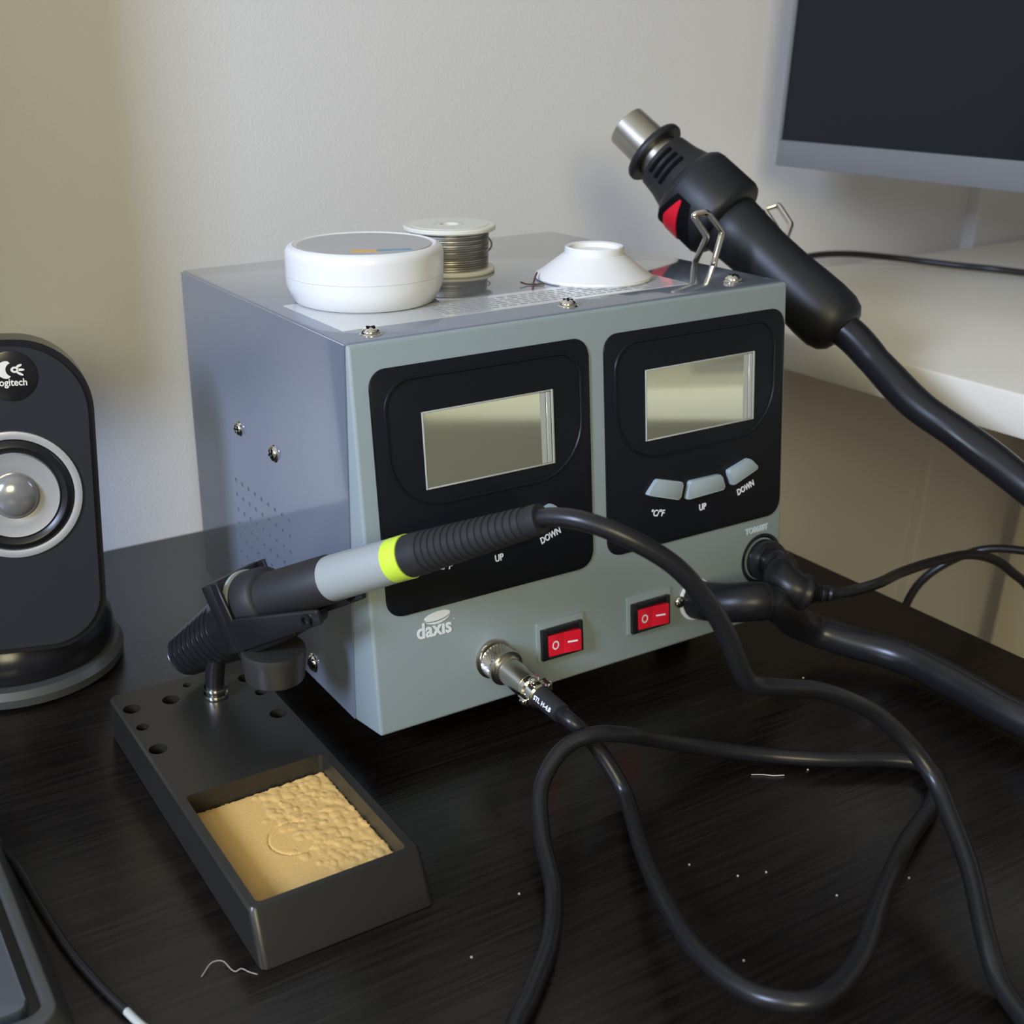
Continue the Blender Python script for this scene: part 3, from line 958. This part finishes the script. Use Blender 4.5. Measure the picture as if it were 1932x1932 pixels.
# sponge
sp = thing('sponge', 'yellow cellulose sponge lying in the tray of the stand', 'sponge', (-0.0645, -0.0655, 0.004))
bm = B()
nx, ny = 110, 120
SX0, SX1, SY0, SY1, SZ = -0.0935, -0.0328, -0.0985, -0.0318, 0.0128
rnd = random.Random(3)
bl = []
for _ in range(420):
    u, v = rnd.random(), rnd.random()
    if u < 0.40 + 0.25 * rnd.random() - 0.10 * (v - .5):
        continue
    bl.append((u * (SX1 - SX0), v * (SY1 - SY0), rnd.uniform(0.0010, 0.0026), rnd.uniform(0.00025, 0.0007), rnd.uniform(0.6, 1.6)))
cellmap = {}
for b_ in bl:
    cellmap.setdefault((int(b_[0] / 0.004), int(b_[1] / 0.004)), []).append(b_)
grid = []
ccx, ccy, ccr = 0.50 * (SX1 - SX0), 0.46 * (SY1 - SY0), 0.0105
for j in range(ny + 1):
    row = []
    for i in range(nx + 1):
        x, y = i / nx * (SX1 - SX0), j / ny * (SY1 - SY0)
        h = 0.0
        for gi in (-1, 0, 1):
            for gj in (-1, 0, 1):
                for bx, by, br, bh, asp in cellmap.get((int(x / 0.004) + gi, int(y / 0.004) + gj), ()):
                    d2 = ((x - bx) / br) ** 2 + ((y - by) / (br * asp)) ** 2
                    if d2 < 1:
                        h = max(h, bh * (1 - d2) ** 0.6)
        dd = abs(math.hypot(x - ccx, y - ccy) - ccr)          # pressed circle of the precut plug
        if dd < 0.0005 and (x - ccx) < 0.006:
            h -= 0.0007 * (1 - dd / 0.0005)
        edge = min(i, nx - i, j, ny - j)
        jx = jy = 0.0
        if edge == 0:
            jx, jy = rnd.uniform(-1, 1) * 0.00045, rnd.uniform(-1, 1) * 0.00045
            h -= 0.0003
        row.append(bm.verts.new((SX0 + x + jx, SY0 + y + jy, SZ + h - 0.0010 * (1 - i / nx) + rnd.uniform(-1, 1) * 0.00004)))
    grid.append(row)
for j in range(ny):
    for i in range(nx):
        bm.faces.new((grid[j][i], grid[j][i + 1], grid[j + 1][i + 1], grid[j + 1][i]))
per = [grid[0][i] for i in range(nx + 1)] + [grid[j][nx] for j in range(1, ny + 1)] + [grid[ny][i] for i in range(nx - 1, -1, -1)] + [grid[j][0] for j in range(ny - 1, 0, -1)]
lowr = [bm.verts.new((v.co.x, v.co.y, 0.0042)) for v in per]
for i in range(len(per)):
    j = (i + 1) % len(per)
    bm.faces.new((per[j], per[i], lowr[i], lowr[j]))
bm.faces.new(lowr)
obj('sponge_pad', bm, 'sponge', sp, smooth=50)

# ------------------------------------------------------------------ soldering iron
ir = thing('soldering_iron', 'soldering iron with grey sleeve and lime ring pushed into the funnel holder', 'soldering iron', tuple(IO))
bm = B(); lathe(bm, [(0.006, -0.0058), (0.0138, -0.0058), (0.0142, -0.0045), (0.0140, 0.0060), (0.0128, 0.0075), (0.0112, 0.0080), (0.0108, 0.0120), (0.0106, 0.0470), (0.0100, 0.0478), (0.0090, 0.0478)], HM, 40)
obj('front_grip', bm, 'grip', ir, label='black rubber collar')
bm = B(); lathe(bm, [(0.0060, 0.0465), (0.0098, 0.0472), (0.0100, 0.0500), (0.0092, 0.0840), (0.0090, 0.0852)], HM, 40)
obj('sleeve', bm, 'ironbase', ir, label='light grey sleeve')
bm = B(); lathe(bm, [(0.0060, 0.0850), (0.0092, 0.0850), (0.0092, 0.0935), (0.0070, 0.0937)], HM, 40)
obj('lime_ring', bm, 'lime', ir, label='lime green ring')
bm = B(); lathe(bm, [(0.0050, -0.006), (0.0055, -0.024), (0.0030, -0.029), (0.0, -0.031)], HM, 20)
obj('heater_tip', bm, 'steel', ir)
prof = [(0.0060, 0.0936), (0.0088, 0.0938), (0.0087, 0.1010)]
for k in range(16):
    z_ = 0.1015 + 0.00325 * k
    r_ = 0.0086 - 0.00017 * k
    prof += [(r_, z_), (r_, z_ + 0.0019), (r_ - 0.00065, z_ + 0.0021), (r_ - 0.00065, z_ + 0.0031)]
prof += [(0.0058, 0.1545), (0.0056, 0.1590), (0.0040, 0.1592)]
bm = B(); lathe(bm, prof, HM, 36)
obj('ribbed_boot', bm, 'grip', ir, label='black ribbed cable boot')
E0 = HM @ Vector((0, 0, 0.150))
IC = [tuple(E0), (0.0222, -0.1085, 0.1485), (0.0250, -0.1146, 0.1508), (0.0305, -0.1243, 0.1515), (0.0407, -0.1357, 0.1473), (0.0552, -0.1453, 0.1370), (0.0675, -0.1510, 0.1220), (0.0757, -0.1545, 0.1080),
      (0.0805, -0.1567, 0.0965), (0.0850, -0.1580, 0.0880), (0.0900, -0.1590, 0.0842), (0.0955, -0.1597, 0.0824), (0.1069, -0.1603, 0.0787), (0.1214, -0.1609, 0.0738), (0.1375, -0.1637, 0.0661), (0.1533, -0.1679, 0.0555), (0.1651, -0.1765, 0.0418), (0.1682, -0.1878, 0.0306),
      (0.1617, -0.2017, 0.0236), (0.1485, -0.2213, 0.0178), (0.1279, -0.2445, 0.0116), (0.1202, -0.2571, 0.0050), (0.1080, -0.2800, 0.0040), (0.0750, -0.3080, 0.0040), (0.0200, -0.3120, 0.0040), (-0.0250, -0.2850, 0.0040),
      (-0.0440, -0.2350, 0.0040), (-0.0411, -0.1933, 0.0045), (-0.0256, -0.1805, 0.0050), (-0.0042, -0.1629, 0.0060), (0.0140, -0.1403, 0.0054), (0.0275, -0.1131, 0.0102), (0.0389, -0.0966, 0.0197), (0.0538, -0.0918, 0.0306), (0.0673, -0.0942, 0.0340), (0.0826, -0.0971, 0.0306), (0.1022, -0.0963, 0.0211), (0.1288, -0.0995, 0.0102), (0.1542, -0.1113, 0.0044), (0.1751, -0.1268, 0.0040), (0.2036, -0.1444, 0.0040), (0.2108, -0.1520, 0.0040), (0.2090, -0.1620, 0.0040), (0.1923, -0.1737, 0.0042), (0.1517, -0.1914, 0.0090), (0.1097, -0.2137, 0.0165), (0.0645, -0.2386, 0.0230),
      (0.0391, -0.2434, 0.0250), (0.0279, -0.2318, 0.0230), (0.0285, -0.2043, 0.0185), (0.0419, -0.1703, 0.0130), (0.0603, -0.1368, 0.0065)]
CM = fmat(0.0630, 0.0228, 0.0) @ Matrix.Rotation(math.radians(10), 4, 'X')
if (CM.to_3x3() @ Vector((0, 0, 1))).z > nn.z:
    CM = fmat(0.0630, 0.0228, 0.0) @ Matrix.Rotation(math.radians(-10), 4, 'X')
CP = [CM @ Vector((0, 0, n)) for n in (0.0535, 0.044)]
CE = CP[0]
IC = IC + [(0.0745, -0.1130, 0.0044), (0.0785, -0.1040, 0.0060), (0.0768, -0.0950, 0.0152), (0.0724, -0.0884, 0.0250), (0.0658, -0.0865, 0.0333), tuple(CM @ Vector((0, 0, 0.0605))), tuple(CP[0]), tuple(CP[1])]
bm = B(); tube(bm, IC, 0.0036, 14, sub=10); obj('cable', bm, 'rubber', ir)
cm = CM
# screw-on cable plug
bm = B()
t = bmesh.new()
k = 60
rings = []
for z_, r_, kn in ((0.0014, .0078, 0), (0.0018, .0084, 0), (0.0026, .0086, 1), (0.0040, .0086, -1), (0.0054, .0086, 1), (0.0068, .0086, -1), (0.0082, .0086, 1), (0.0090, .0084, 0), (0.0098, .0088, 0), (0.0112, .0088, 0), (0.0114, .0066, 0)):
    rings.append([t.verts.new(((r_ - (0.0007 if kn and (i % 2 == (0 if kn > 0 else 1)) else 0)) * math.cos(2 * math.pi * i / k), (r_ - (0.0007 if kn and (i % 2 == (0 if kn > 0 else 1)) else 0)) * math.sin(2 * math.pi * i / k), z_)) for i in range(k)])
for a, c in zip(rings, rings[1:]):
    for i in range(k):
        t.faces.new((a[i], a[(i + 1) % k], c[(i + 1) % k], c[i]))
t.faces.new(rings[0][::-1]); t.faces.new(rings[-1])
merge(bm, t, cm)
obj('knurled_nut', bm, 'nickel', ir, smooth=0, label='knurled metal nut')
bm = B(); lathe(bm, [(0.0066, 0.0114), (0.0072, 0.0120), (0.0072, 0.0130), (0.0064, 0.0134), (0.0064, 0.0290), (0.0058, 0.0296)], cm, 36); pb = obj('plug_barrel', bm, 'nickel', ir, label='metal plug barrel')
bm = B()
lathe(bm, [(0.0040, 0.0290), (0.0063, 0.0290), (0.0064, 0.0318), (0.0054, 0.0326), (0.0054, 0.0344), (0.0062, 0.0350), (0.0062, 0.0376), (0.0054, 0.0384), (0.0042, 0.0384)], cm, 30)
for a in (20, 200):
    rm = cm @ Matrix.Rotation(math.radians(a), 4, 'Z')
    box(bm, (0.0052, -0.0022, 0.0312), (0.0078, 0.0022, 0.0372), 0.0005, 1, rm)
obj('cable_clamp', bm, 'chrome', ir, label='bright cable clamp')
for a in (20, 110, 200):
    rm = cm @ Matrix.Rotation(math.radians(a), 4, 'Z') @ Matrix.Translation((0.0070, 0, 0.0345)) @ Matrix.Rotation(math.pi / 2, 4, 'Y')
    bm = B(); lathe(bm, [(0.0017, 0), (0.0017, 0.0012), (0.0010, 0.0018), (0, 0.0019)], rm, 12); obj('clamp_screw', bm, 'chrome', ir)
bm = B(); lathe(bm, [(0.0040, 0.0370), (0.0048, 0.0372), (0.0045, 0.0535), (0.0038, 0.0538)], cm, 24); hs = obj('heat_shrink', bm, 'grip', ir, label='black heat shrink sleeve with white print')
vl = cm.to_3x3().inverted() @ (Vector((-0.213, -0.428, 0.309)) - cm.translation)
ap = math.atan2(vl.y, vl.x) + 0.5
for s_, z_, sz in (('STL', 0.0412, 0.0030), ('H-4.8', 0.0480, 0.0030)):
    rm = cm @ Matrix.Rotation(ap, 4, 'Z') @ Matrix.Translation((0.00468, 0, z_))
    # text x runs along the cable, its face looks outwards
    tm = rm @ Matrix(((0, 0, 1, 0), (0, -1, 0, 0), (1, 0, 0, 0), (0, 0, 0, 1))) @ Matrix.Scale(-1, 4, (0, 1, 0)) @ Matrix.Identity(4)
    tm = rm @ Matrix(((0, 0, 1, 0), (0, 1, 0, 0), (1, 0, 0, 0), (0, 0, 0, 1)))
    tm = rm @ Matrix(((0, 0, 1), (0, -1, 0), (1, 0, 0))).to_4x4()
    text('lettering', s_, sz, tm, 'print', hs, bold=0.0001)

# ------------------------------------------------------------------ white jar
jc = (0.0490, 0.0735)
jar = thing('flux_jar', 'round white plastic jar with a printed lid on the station', 'jar', (jc[0], jc[1], ZT + 0.0003))
ZJ = ZT + 0.0003
bm = B(); lathe(bm, [(0.0, 0.0), (0.0320, 0.0), (0.0338, 0.0008), (0.0366, 0.0062), (0.0374, 0.0085), (0.0376, 0.0125), (0.0376, 0.0129), (0.0365, 0.0129)], Matrix.Translation((jc[0], jc[1], ZJ)), 64, True)
obj('jar_body', bm, 'white', jar)
bm = B(); lathe(bm, [(0.0360, 0.0129), (0.0376, 0.0130), (0.0377, 0.0220), (0.0374, 0.0240), (0.0364, 0.0256), (0.0340, 0.0264), (0.0330, 0.0258), (0.0, 0.0258)], Matrix.Translation((jc[0], jc[1], ZJ)), 64, True)
lid = obj('lid', bm, 'white', jar)
bm = B(); lathe(bm, [(0.0, 0.02585), (0.0318, 0.02585), (0.0318, 0.0261), (0, 0.0261)], Matrix.Translation((jc[0], jc[1], ZJ)), 48, False); obj('lid_label', bm, 'paper_grey', lid, label='grey printed lid label')
bm = B(); box(bm, (-0.006, -0.0028, 0.0261), (0.006, 0.0028, 0.0262), 0, 1, Matrix.Translation((0.0390, 0.0545, ZJ)) @ Matrix.Rotation(math.radians(-28), 4, 'Z')); obj('orange_print', bm, 'orange', lid, smooth=0)
bm = B(); box(bm, (-0.008, -0.0024, 0.0261), (0.008, 0.0024, 0.0262), 0, 1, Matrix.Translation((0.0520, 0.0495, ZJ)) @ Matrix.Rotation(math.radians(-22), 4, 'Z')); obj('blue_print', bm, 'blue', lid, smooth=0)

# ------------------------------------------------------------------ solder spool
sc = (0.1230, 0.1170)
sl = thing('solder_spool', 'small cream spool of grey solder wire behind the white jar', 'spool', (sc[0], sc[1], ZT))
def spool_l(name, prof, mtl, lb=None):
    bm = B(); lathe(bm, prof, Matrix.Translation((sc[0], sc[1], ZT)), 48, False); return obj(name, bm, mtl, sl, lb)
spool_l('lower_flange', [(0.006, 0.0), (0.0240, 0.0), (0.0246, 0.0006), (0.0246, 0.0018), (0.0240, 0.0024), (0.006, 0.0024), (0.006, 0.0)], 'cream')
spool_l('upper_flange', [(0.006, 0.0215), (0.0240, 0.0215), (0.0246, 0.0221), (0.0246, 0.0234), (0.0240, 0.0240), (0.006, 0.0240), (0.006, 0.0215)], 'cream')
spool_l('hub', [(0.0052, 0.0), (0.0075, 0.0), (0.0075, 0.0242), (0.0052, 0.0242), (0.0052, 0.0)], 'cream')
bm = B()
prof = [(0.0075, 0.0025)]
for k in range(17):
    for j in range(5):
        a = -math.pi / 2 + math.pi * j / 4
        prof.append((0.0206 + random.uniform(-.00012, .00012) + 0.00056 * math.cos(a), 0.0031 + k * 0.00112 + 0.00056 * math.sin(a)))
prof.append((0.0075, 0.0214))
lathe(bm, prof, Matrix.Translation((sc[0], sc[1], ZT)), 40, False)
obj('solder_winding', bm, 'solder', sl)
bm = B(); tube(bm, [(sc[0] + 0.0201, sc[1] - 0.002, ZT + 0.008), (sc[0] + 0.0221, sc[1] - 0.006, ZT + 0.010), (sc[0] + 0.0228, sc[1] - 0.0065, ZT + 0.013), (sc[0] + 0.0211, sc[1] - 0.005, ZT + 0.0165)], 0.00055, 6); obj('loose_end', bm, 'solder', sl)
bm = B(); lathe(bm, [(0.0078, 0.02402), (0.0205, 0.02402), (0.0205, 0.0242), (0.0078, 0.0242)], Matrix.Translation((sc[0], sc[1], ZT)), 40, False); obj('spool_label', bm, 'cream', sl)

# ------------------------------------------------------------------ white cap / small upturned dish
cc = (0.1735, 0.0575)
bm = B(); lathe(bm, [(0.0268, 0.0004), (0.0292, 0.0), (0.0298, 0.0008), (0.0296, 0.0020), (0.0262, 0.0042), (0.0180, 0.0106), (0.0152, 0.0126), (0.0150, 0.0156), (0.0144, 0.0162), (0.0128, 0.0156), (0.0118, 0.0136), (0.0, 0.0134)], Matrix.Translation((cc[0], cc[1], ZT + 0.0003)), 56, True)
dish = obj('upturned_dish', bm, 'white')
tag(dish, 'small white upturned dish on the station lid beside the hot-air gun', 'dish')
bm = B()
tube(bm, [(0.1290, 0.0480, ZT + 0.0006), (0.1330, 0.0530, ZT + 0.0014), (0.1365, 0.0580, ZT + 0.0010), (0.1420, 0.0640, ZT + 0.0032), (0.1450, 0.0670, ZT + 0.0042)], 0.00050, 6)
tube(bm, [(0.1300, 0.0600, ZT + 0.0020), (0.1335, 0.0595, ZT + 0.0008), (0.1365, 0.0580, ZT + 0.0006), (0.1420, 0.0560, ZT + 0.0006)], 0.00045, 6)
sc_ = obj('brown_scrap', bm, 'brown')
tag(sc_, 'tiny forked brown scrap lying beside the white upturned dish', 'scrap')

# ------------------------------------------------------------------ loudspeaker
spk = thing('loudspeaker', 'black desktop loudspeaker with silver-ringed driver at left edge', 'speaker', (-0.128, 0.150, 0.0))
pn = Vector((-0.175, -0.985, 0.055)).normalized()       # plate faces the room, leaning back slightly
PM = frame_of((-0.1190, 0.1180, 0.1125), pn, (0.985, -0.175, 0)) @ Matrix.Rotation(math.radians(-3.4), 4, 'Z')
ol = rrect(-0.0398, 0.0398, -0.0830, 0.0725, (0.028, 0.028, 0.034, 0.034), 12)
bm = B(); prism(bm, ol, -0.018, 0.0, PM, 0.0022, 3); obj('cabinet', bm, 'smoke', spk)
ol2 = rrect(-0.0368, 0.0368, -0.0800, 0.0695, (0.026, 0.026, 0.032, 0.032), 12)
bm = B(); prism(bm, ol2, -0.0005, 0.0012, PM, 0.0008); gr = obj('grille_cloth', bm, 'grille', spk)
DC = PM @ Matrix.Translation((0.0005, -0.0010, 0.0)) @ Matrix.Diagonal((0.92, 0.92, 1, 1))
bm = B(); lathe(bm, [(0.0298, 0.0008), (0.0300, 0.0022), (0.0320, 0.0026), (0.0338, 0.0022), (0.0340, 0.0008)], DC, 64, False); obj('driver_ring', bm, 'silver', spk, label='silver driver ring')
bm = B(); lathe(bm, [(0.0300, 0.0010), (0.0285, 0.0028), (0.0260, 0.0036), (0.0235, 0.0026), (0.0225, 0.0014)], DC, 64, False); obj('driver_surround', bm, 'rubber', spk)
bm = B(); lathe(bm, [(0.0228, 0.0016), (0.0222, 0.0030), (0.0170, 0.0019), (0.0128, 0.0022), (0.0118, 0.0016)], DC, 64, False); obj('driver_cone', bm, 'cone', spk, label='grey driver cone')
prof = [(0.0124, 0.0022)]
for k in range(9):
    a = math.pi / 2 * k / 8
    prof.append((0.0118 * math.cos(a), 0.0024 + 0.0056 * math.sin(a)))
bm = B(); lathe(bm, prof, DC, 40, False); obj('dust_cap', bm, 'dome', spk, label='shiny grey dust cap')
bm = B(); lathe(bm, [(0.0116, 0.0010), (0.0116, 0.0016), (0.0110, 0.0018), (0, 0.0018)], PM @ Matrix.Translation((0.0036, 0.0560, 0)), 40, False); badge = obj('badge', bm, 'smoke', spk, label='round black badge with cream emblem')
bmx = PM @ Matrix.Translation((0.0036, 0.0560, 0.0019)) @ Matrix.Diagonal((0.70, 0.70, 1, 1))
text('lettering', 'logitech', 0.0066, bmx @ Matrix.Translation((0.0002, -0.0042, 0)), 'logo', badge, bold=0.00012, sx=0.92)
bm = B()
t = bmesh.new()
# crescent with three rays and a ringed centre
pts = []
for i in range(13):
    a = math.radians(75 + 210 * i / 12)
    pts.append((-0.0030 + 0.0058 * math.cos(a), 0.0043 + 0.0058 * math.sin(a)))
for i in range(9):
    a = math.radians(250 - 140 * i / 8)
    pts.append((0.0012 + 0.0046 * math.cos(a), 0.0043 + 0.0046 * math.sin(a)))
prism(bm, pts, 0, 0.0002, bmx)
for a, x, y, ln in ((24, 0.0052, 0.0068, 0.0021), (-2, 0.0062, 0.0042, 0.0024), (-28, 0.0055, 0.0016, 0.0025)):
    lathe(bm, [(0, 0), (1, 0), (1, 0.0002), (0, 0.0002)], bmx @ Matrix.Translation((x, y, 0)) @ Matrix.Rotation(math.radians(a), 4, 'Z') @ Matrix.Diagonal((ln, 0.0008, 1, 1)), 14, False)
k = 20
for i in range(k):
    a0, a1 = 2 * math.pi * i / k, 2 * math.pi * (i + 1) / k
    vs_ = [t.verts.new((0.0024 + r_ * math.cos(a) * 1.15, 0.0043 + r_ * math.sin(a) * 0.9, 0.0002)) for r_, a in ((0.0009, a0), (0.0023, a0), (0.0023, a1), (0.0009, a1))]
    t.faces.new(vs_)
merge(bm, t, bmx)
obj('emblem', bm, 'logo', badge, smooth=0)
bm = B(); lathe(bm, [(0.0, 0.0), (0.0550, 0.0), (0.0570, 0.0015), (0.0575, 0.0060), (0.0550, 0.0095), (0.0, 0.0095)], Matrix.Translation((-0.1220, 0.1670, 0.0)), 64, False); obj('foot_ring', bm, 'rim', spk)
bm = B(); lathe(bm, [(0.0, 0.0090), (0.0520, 0.0092), (0.0535, 0.0130), (0.0525, 0.0220), (0.0470, 0.0330), (0.0360, 0.0400), (0.0, 0.0420)], Matrix.Translation((-0.1210, 0.1700, 0.0)), 64, False); obj('foot_dome', bm, 'smoke', spk)
bm = B(); prism(bm, rrect(-0.030, 0.030, -0.070, 0.060, 0.025, 8), -0.060, -0.017, PM, 0.0); obj('rear_shell', bm, 'smoke', spk)

# ------------------------------------------------------------------ device at the lower left corner
dv = thing('desk_device', 'black device with raised grey rim at the lower left corner', 'device', (-0.25, -0.07, 0.0))
RX, RY0, RY1 = -0.1702, -0.1155, 0.02
bm = B()
ro = rrect(-0.36, RX, RY0, RY1, 0.009, 6)
ri = rrect(-0.353, RX - 0.0042, RY0 + 0.006, RY1 - 0.006, 0.006, 6)
vo0 = [bm.verts.new((x + 0.0050 if x > -0.25 else x, y, 0.0)) for x, y in ro]
vo1 = [bm.verts.new((x, y, 0.0115)) for x, y in ro]
vi1 = [bm.verts.new((x, y, 0.0115)) for x, y in ri]
vi0 = [bm.verts.new((x, y, 0.0035)) for x, y in ri]
k = len(ro)
for i in range(k):
    j = (i + 1) % k
    bm.faces.new((vo0[i], vo0[j], vo1[j], vo1[i]))
    bm.faces.new((vo1[i], vo1[j], vi1[j], vi1[i]))
    bm.faces.new((vi1[i], vi1[j], vi0[j], vi0[i]))
bm.faces.new(vo0[::-1]); bm.faces.new(vi0)
bmesh.ops.bevel(bm, geom=[e for e in bm.edges if all(v in vo1 for v in e.verts) or all(v in vi1 for v in e.verts)], offset=0.0008, segments=2, profile=0.5, affect='EDGES')
obj('rim', bm, 'rim', dv)
bm = B(); prism(bm, rrect(-0.349, RX - 0.0085, RY0 + 0.0130, RY1 - 0.012, 0.004, 5), 0.0035, 0.0090, None, 0.0010); obj('inner_panel', bm, 'slate', dv, label='slate grey inner panel')

tcab = thing('thin_cable', 'thin black cable with grey tip beside the device at lower left', 'cable', (-0.155, -0.08, 0.0))
bm = B(); tube(bm, [(-0.1700, 0.0120, 0.002), (-0.1655, -0.0060, 0.002), (-0.1634, -0.0182, 0.002), (-0.1613, -0.0430, 0.002), (-0.1580, -0.0734, 0.002), (-0.1531, -0.0977, 0.002), (-0.1482, -0.1155, 0.002)], 0.0016, 10, sub=8); obj('cord', bm, 'rubber', tcab)
bm = B(); tube(bm, [(-0.1486, -0.1140, 0.0021), (-0.1470, -0.1200, 0.0021), (-0.1450, -0.1260, 0.0021)], 0.0016, 10, sub=4); obj('connector_tip', bm, 'lcd_edge', tcab, label='grey connector tip')

# ------------------------------------------------------------------ dust and fibres on the desk
bm = B(); tube(bm, [(-0.1198, -0.1098, 0.0004), (-0.1143, -0.1062, 0.0016), (-0.1107, -0.1074, 0.0016), (-0.1090, -0.1120, 0.0004), (-0.1080, -0.1135, 0.0004), (-0.1060, -0.1138, 0.001), (-0.1040, -0.1164, 0.0006), (-0.1018, -0.1188, 0.0004)], 0.00016, 5, sub=6)
tag(obj('fibre', bm, 'fibre'), 'thin curled pale fibre lying by the front corner of the iron stand', 'fibre')
bm = B(); tube(bm, [(0.1427, -0.1161, 0.0004), (0.1473, -0.1188, 0.0004), (0.1508, -0.1218, 0.0004), (0.1552, -0.1239, 0.0004)], 0.00028, 5, sub=4)
tag(obj('fibre', bm, 'fibre'), 'short straight pale fibre lying inside the cable loop', 'fibre')
bm = B()
for (x, y) in ((0.0926, -0.0640), (0.0270, -0.1170), (0.1680, -0.1260), (0.0870, -0.1650), (0.0985, -0.1690), (0.0550, -0.2010), (0.1120, -0.1930), (0.0050, -0.1300), (-0.0300, -0.1500), (0.1450, -0.2000), (0.0750, -0.1500), (0.2300, -0.0650)):
    lathe(bm, [(0.0, 0.0), (0.0005, 0.0), (0.0004, 0.0004), (0, 0.0005)], Matrix.Translation((x, y, 0.0001)), 6)
dst = obj('dust', bm, 'fibre'); tag(dst, 'pale dust specks scattered over the dark desk', 'dust'); dst['kind'] = 'stuff'

# ------------------------------------------------------------------ added fill lamp behind the camera, unseen, body for the warm fill light
LP = Vector((-0.95, -1.95, 0.95))
LD = (Vector((0.1, 0.1, 0.15)) - LP).normalized()
cl = thing('fill_lamp', 'added fill lamp with a wide pale shade, unseen behind the viewer', 'lamp', (-1.0, -2.05, -0.73))
bm = B(); lathe(bm, [(0.0, -0.10), (0.20, -0.09), (0.42, -0.02), (0.53, -0.015), (0.53, -0.008), (0.0, -0.008)], frame_of(LP, LD), 40, False); obj('fill_lamp_shade', bm, 'fill_shade', cl)
bm = B(); tube(bm, [LP - LD * 0.08, LP - LD * 0.14 + Vector((0, 0, -0.05)), (-1.02, -2.09, 0.6), (-1.02, -2.09, -0.70)], 0.012, 10); obj('pole', bm, 'bezel_mon', cl)
bm = B(); lathe(bm, [(0.0, 0.0), (0.16, 0.0), (0.16, 0.02), (0.0, 0.03)], Matrix.Translation((-1.02, -2.09, -0.73)), 30, False); obj('base', bm, 'bezel_mon', cl)
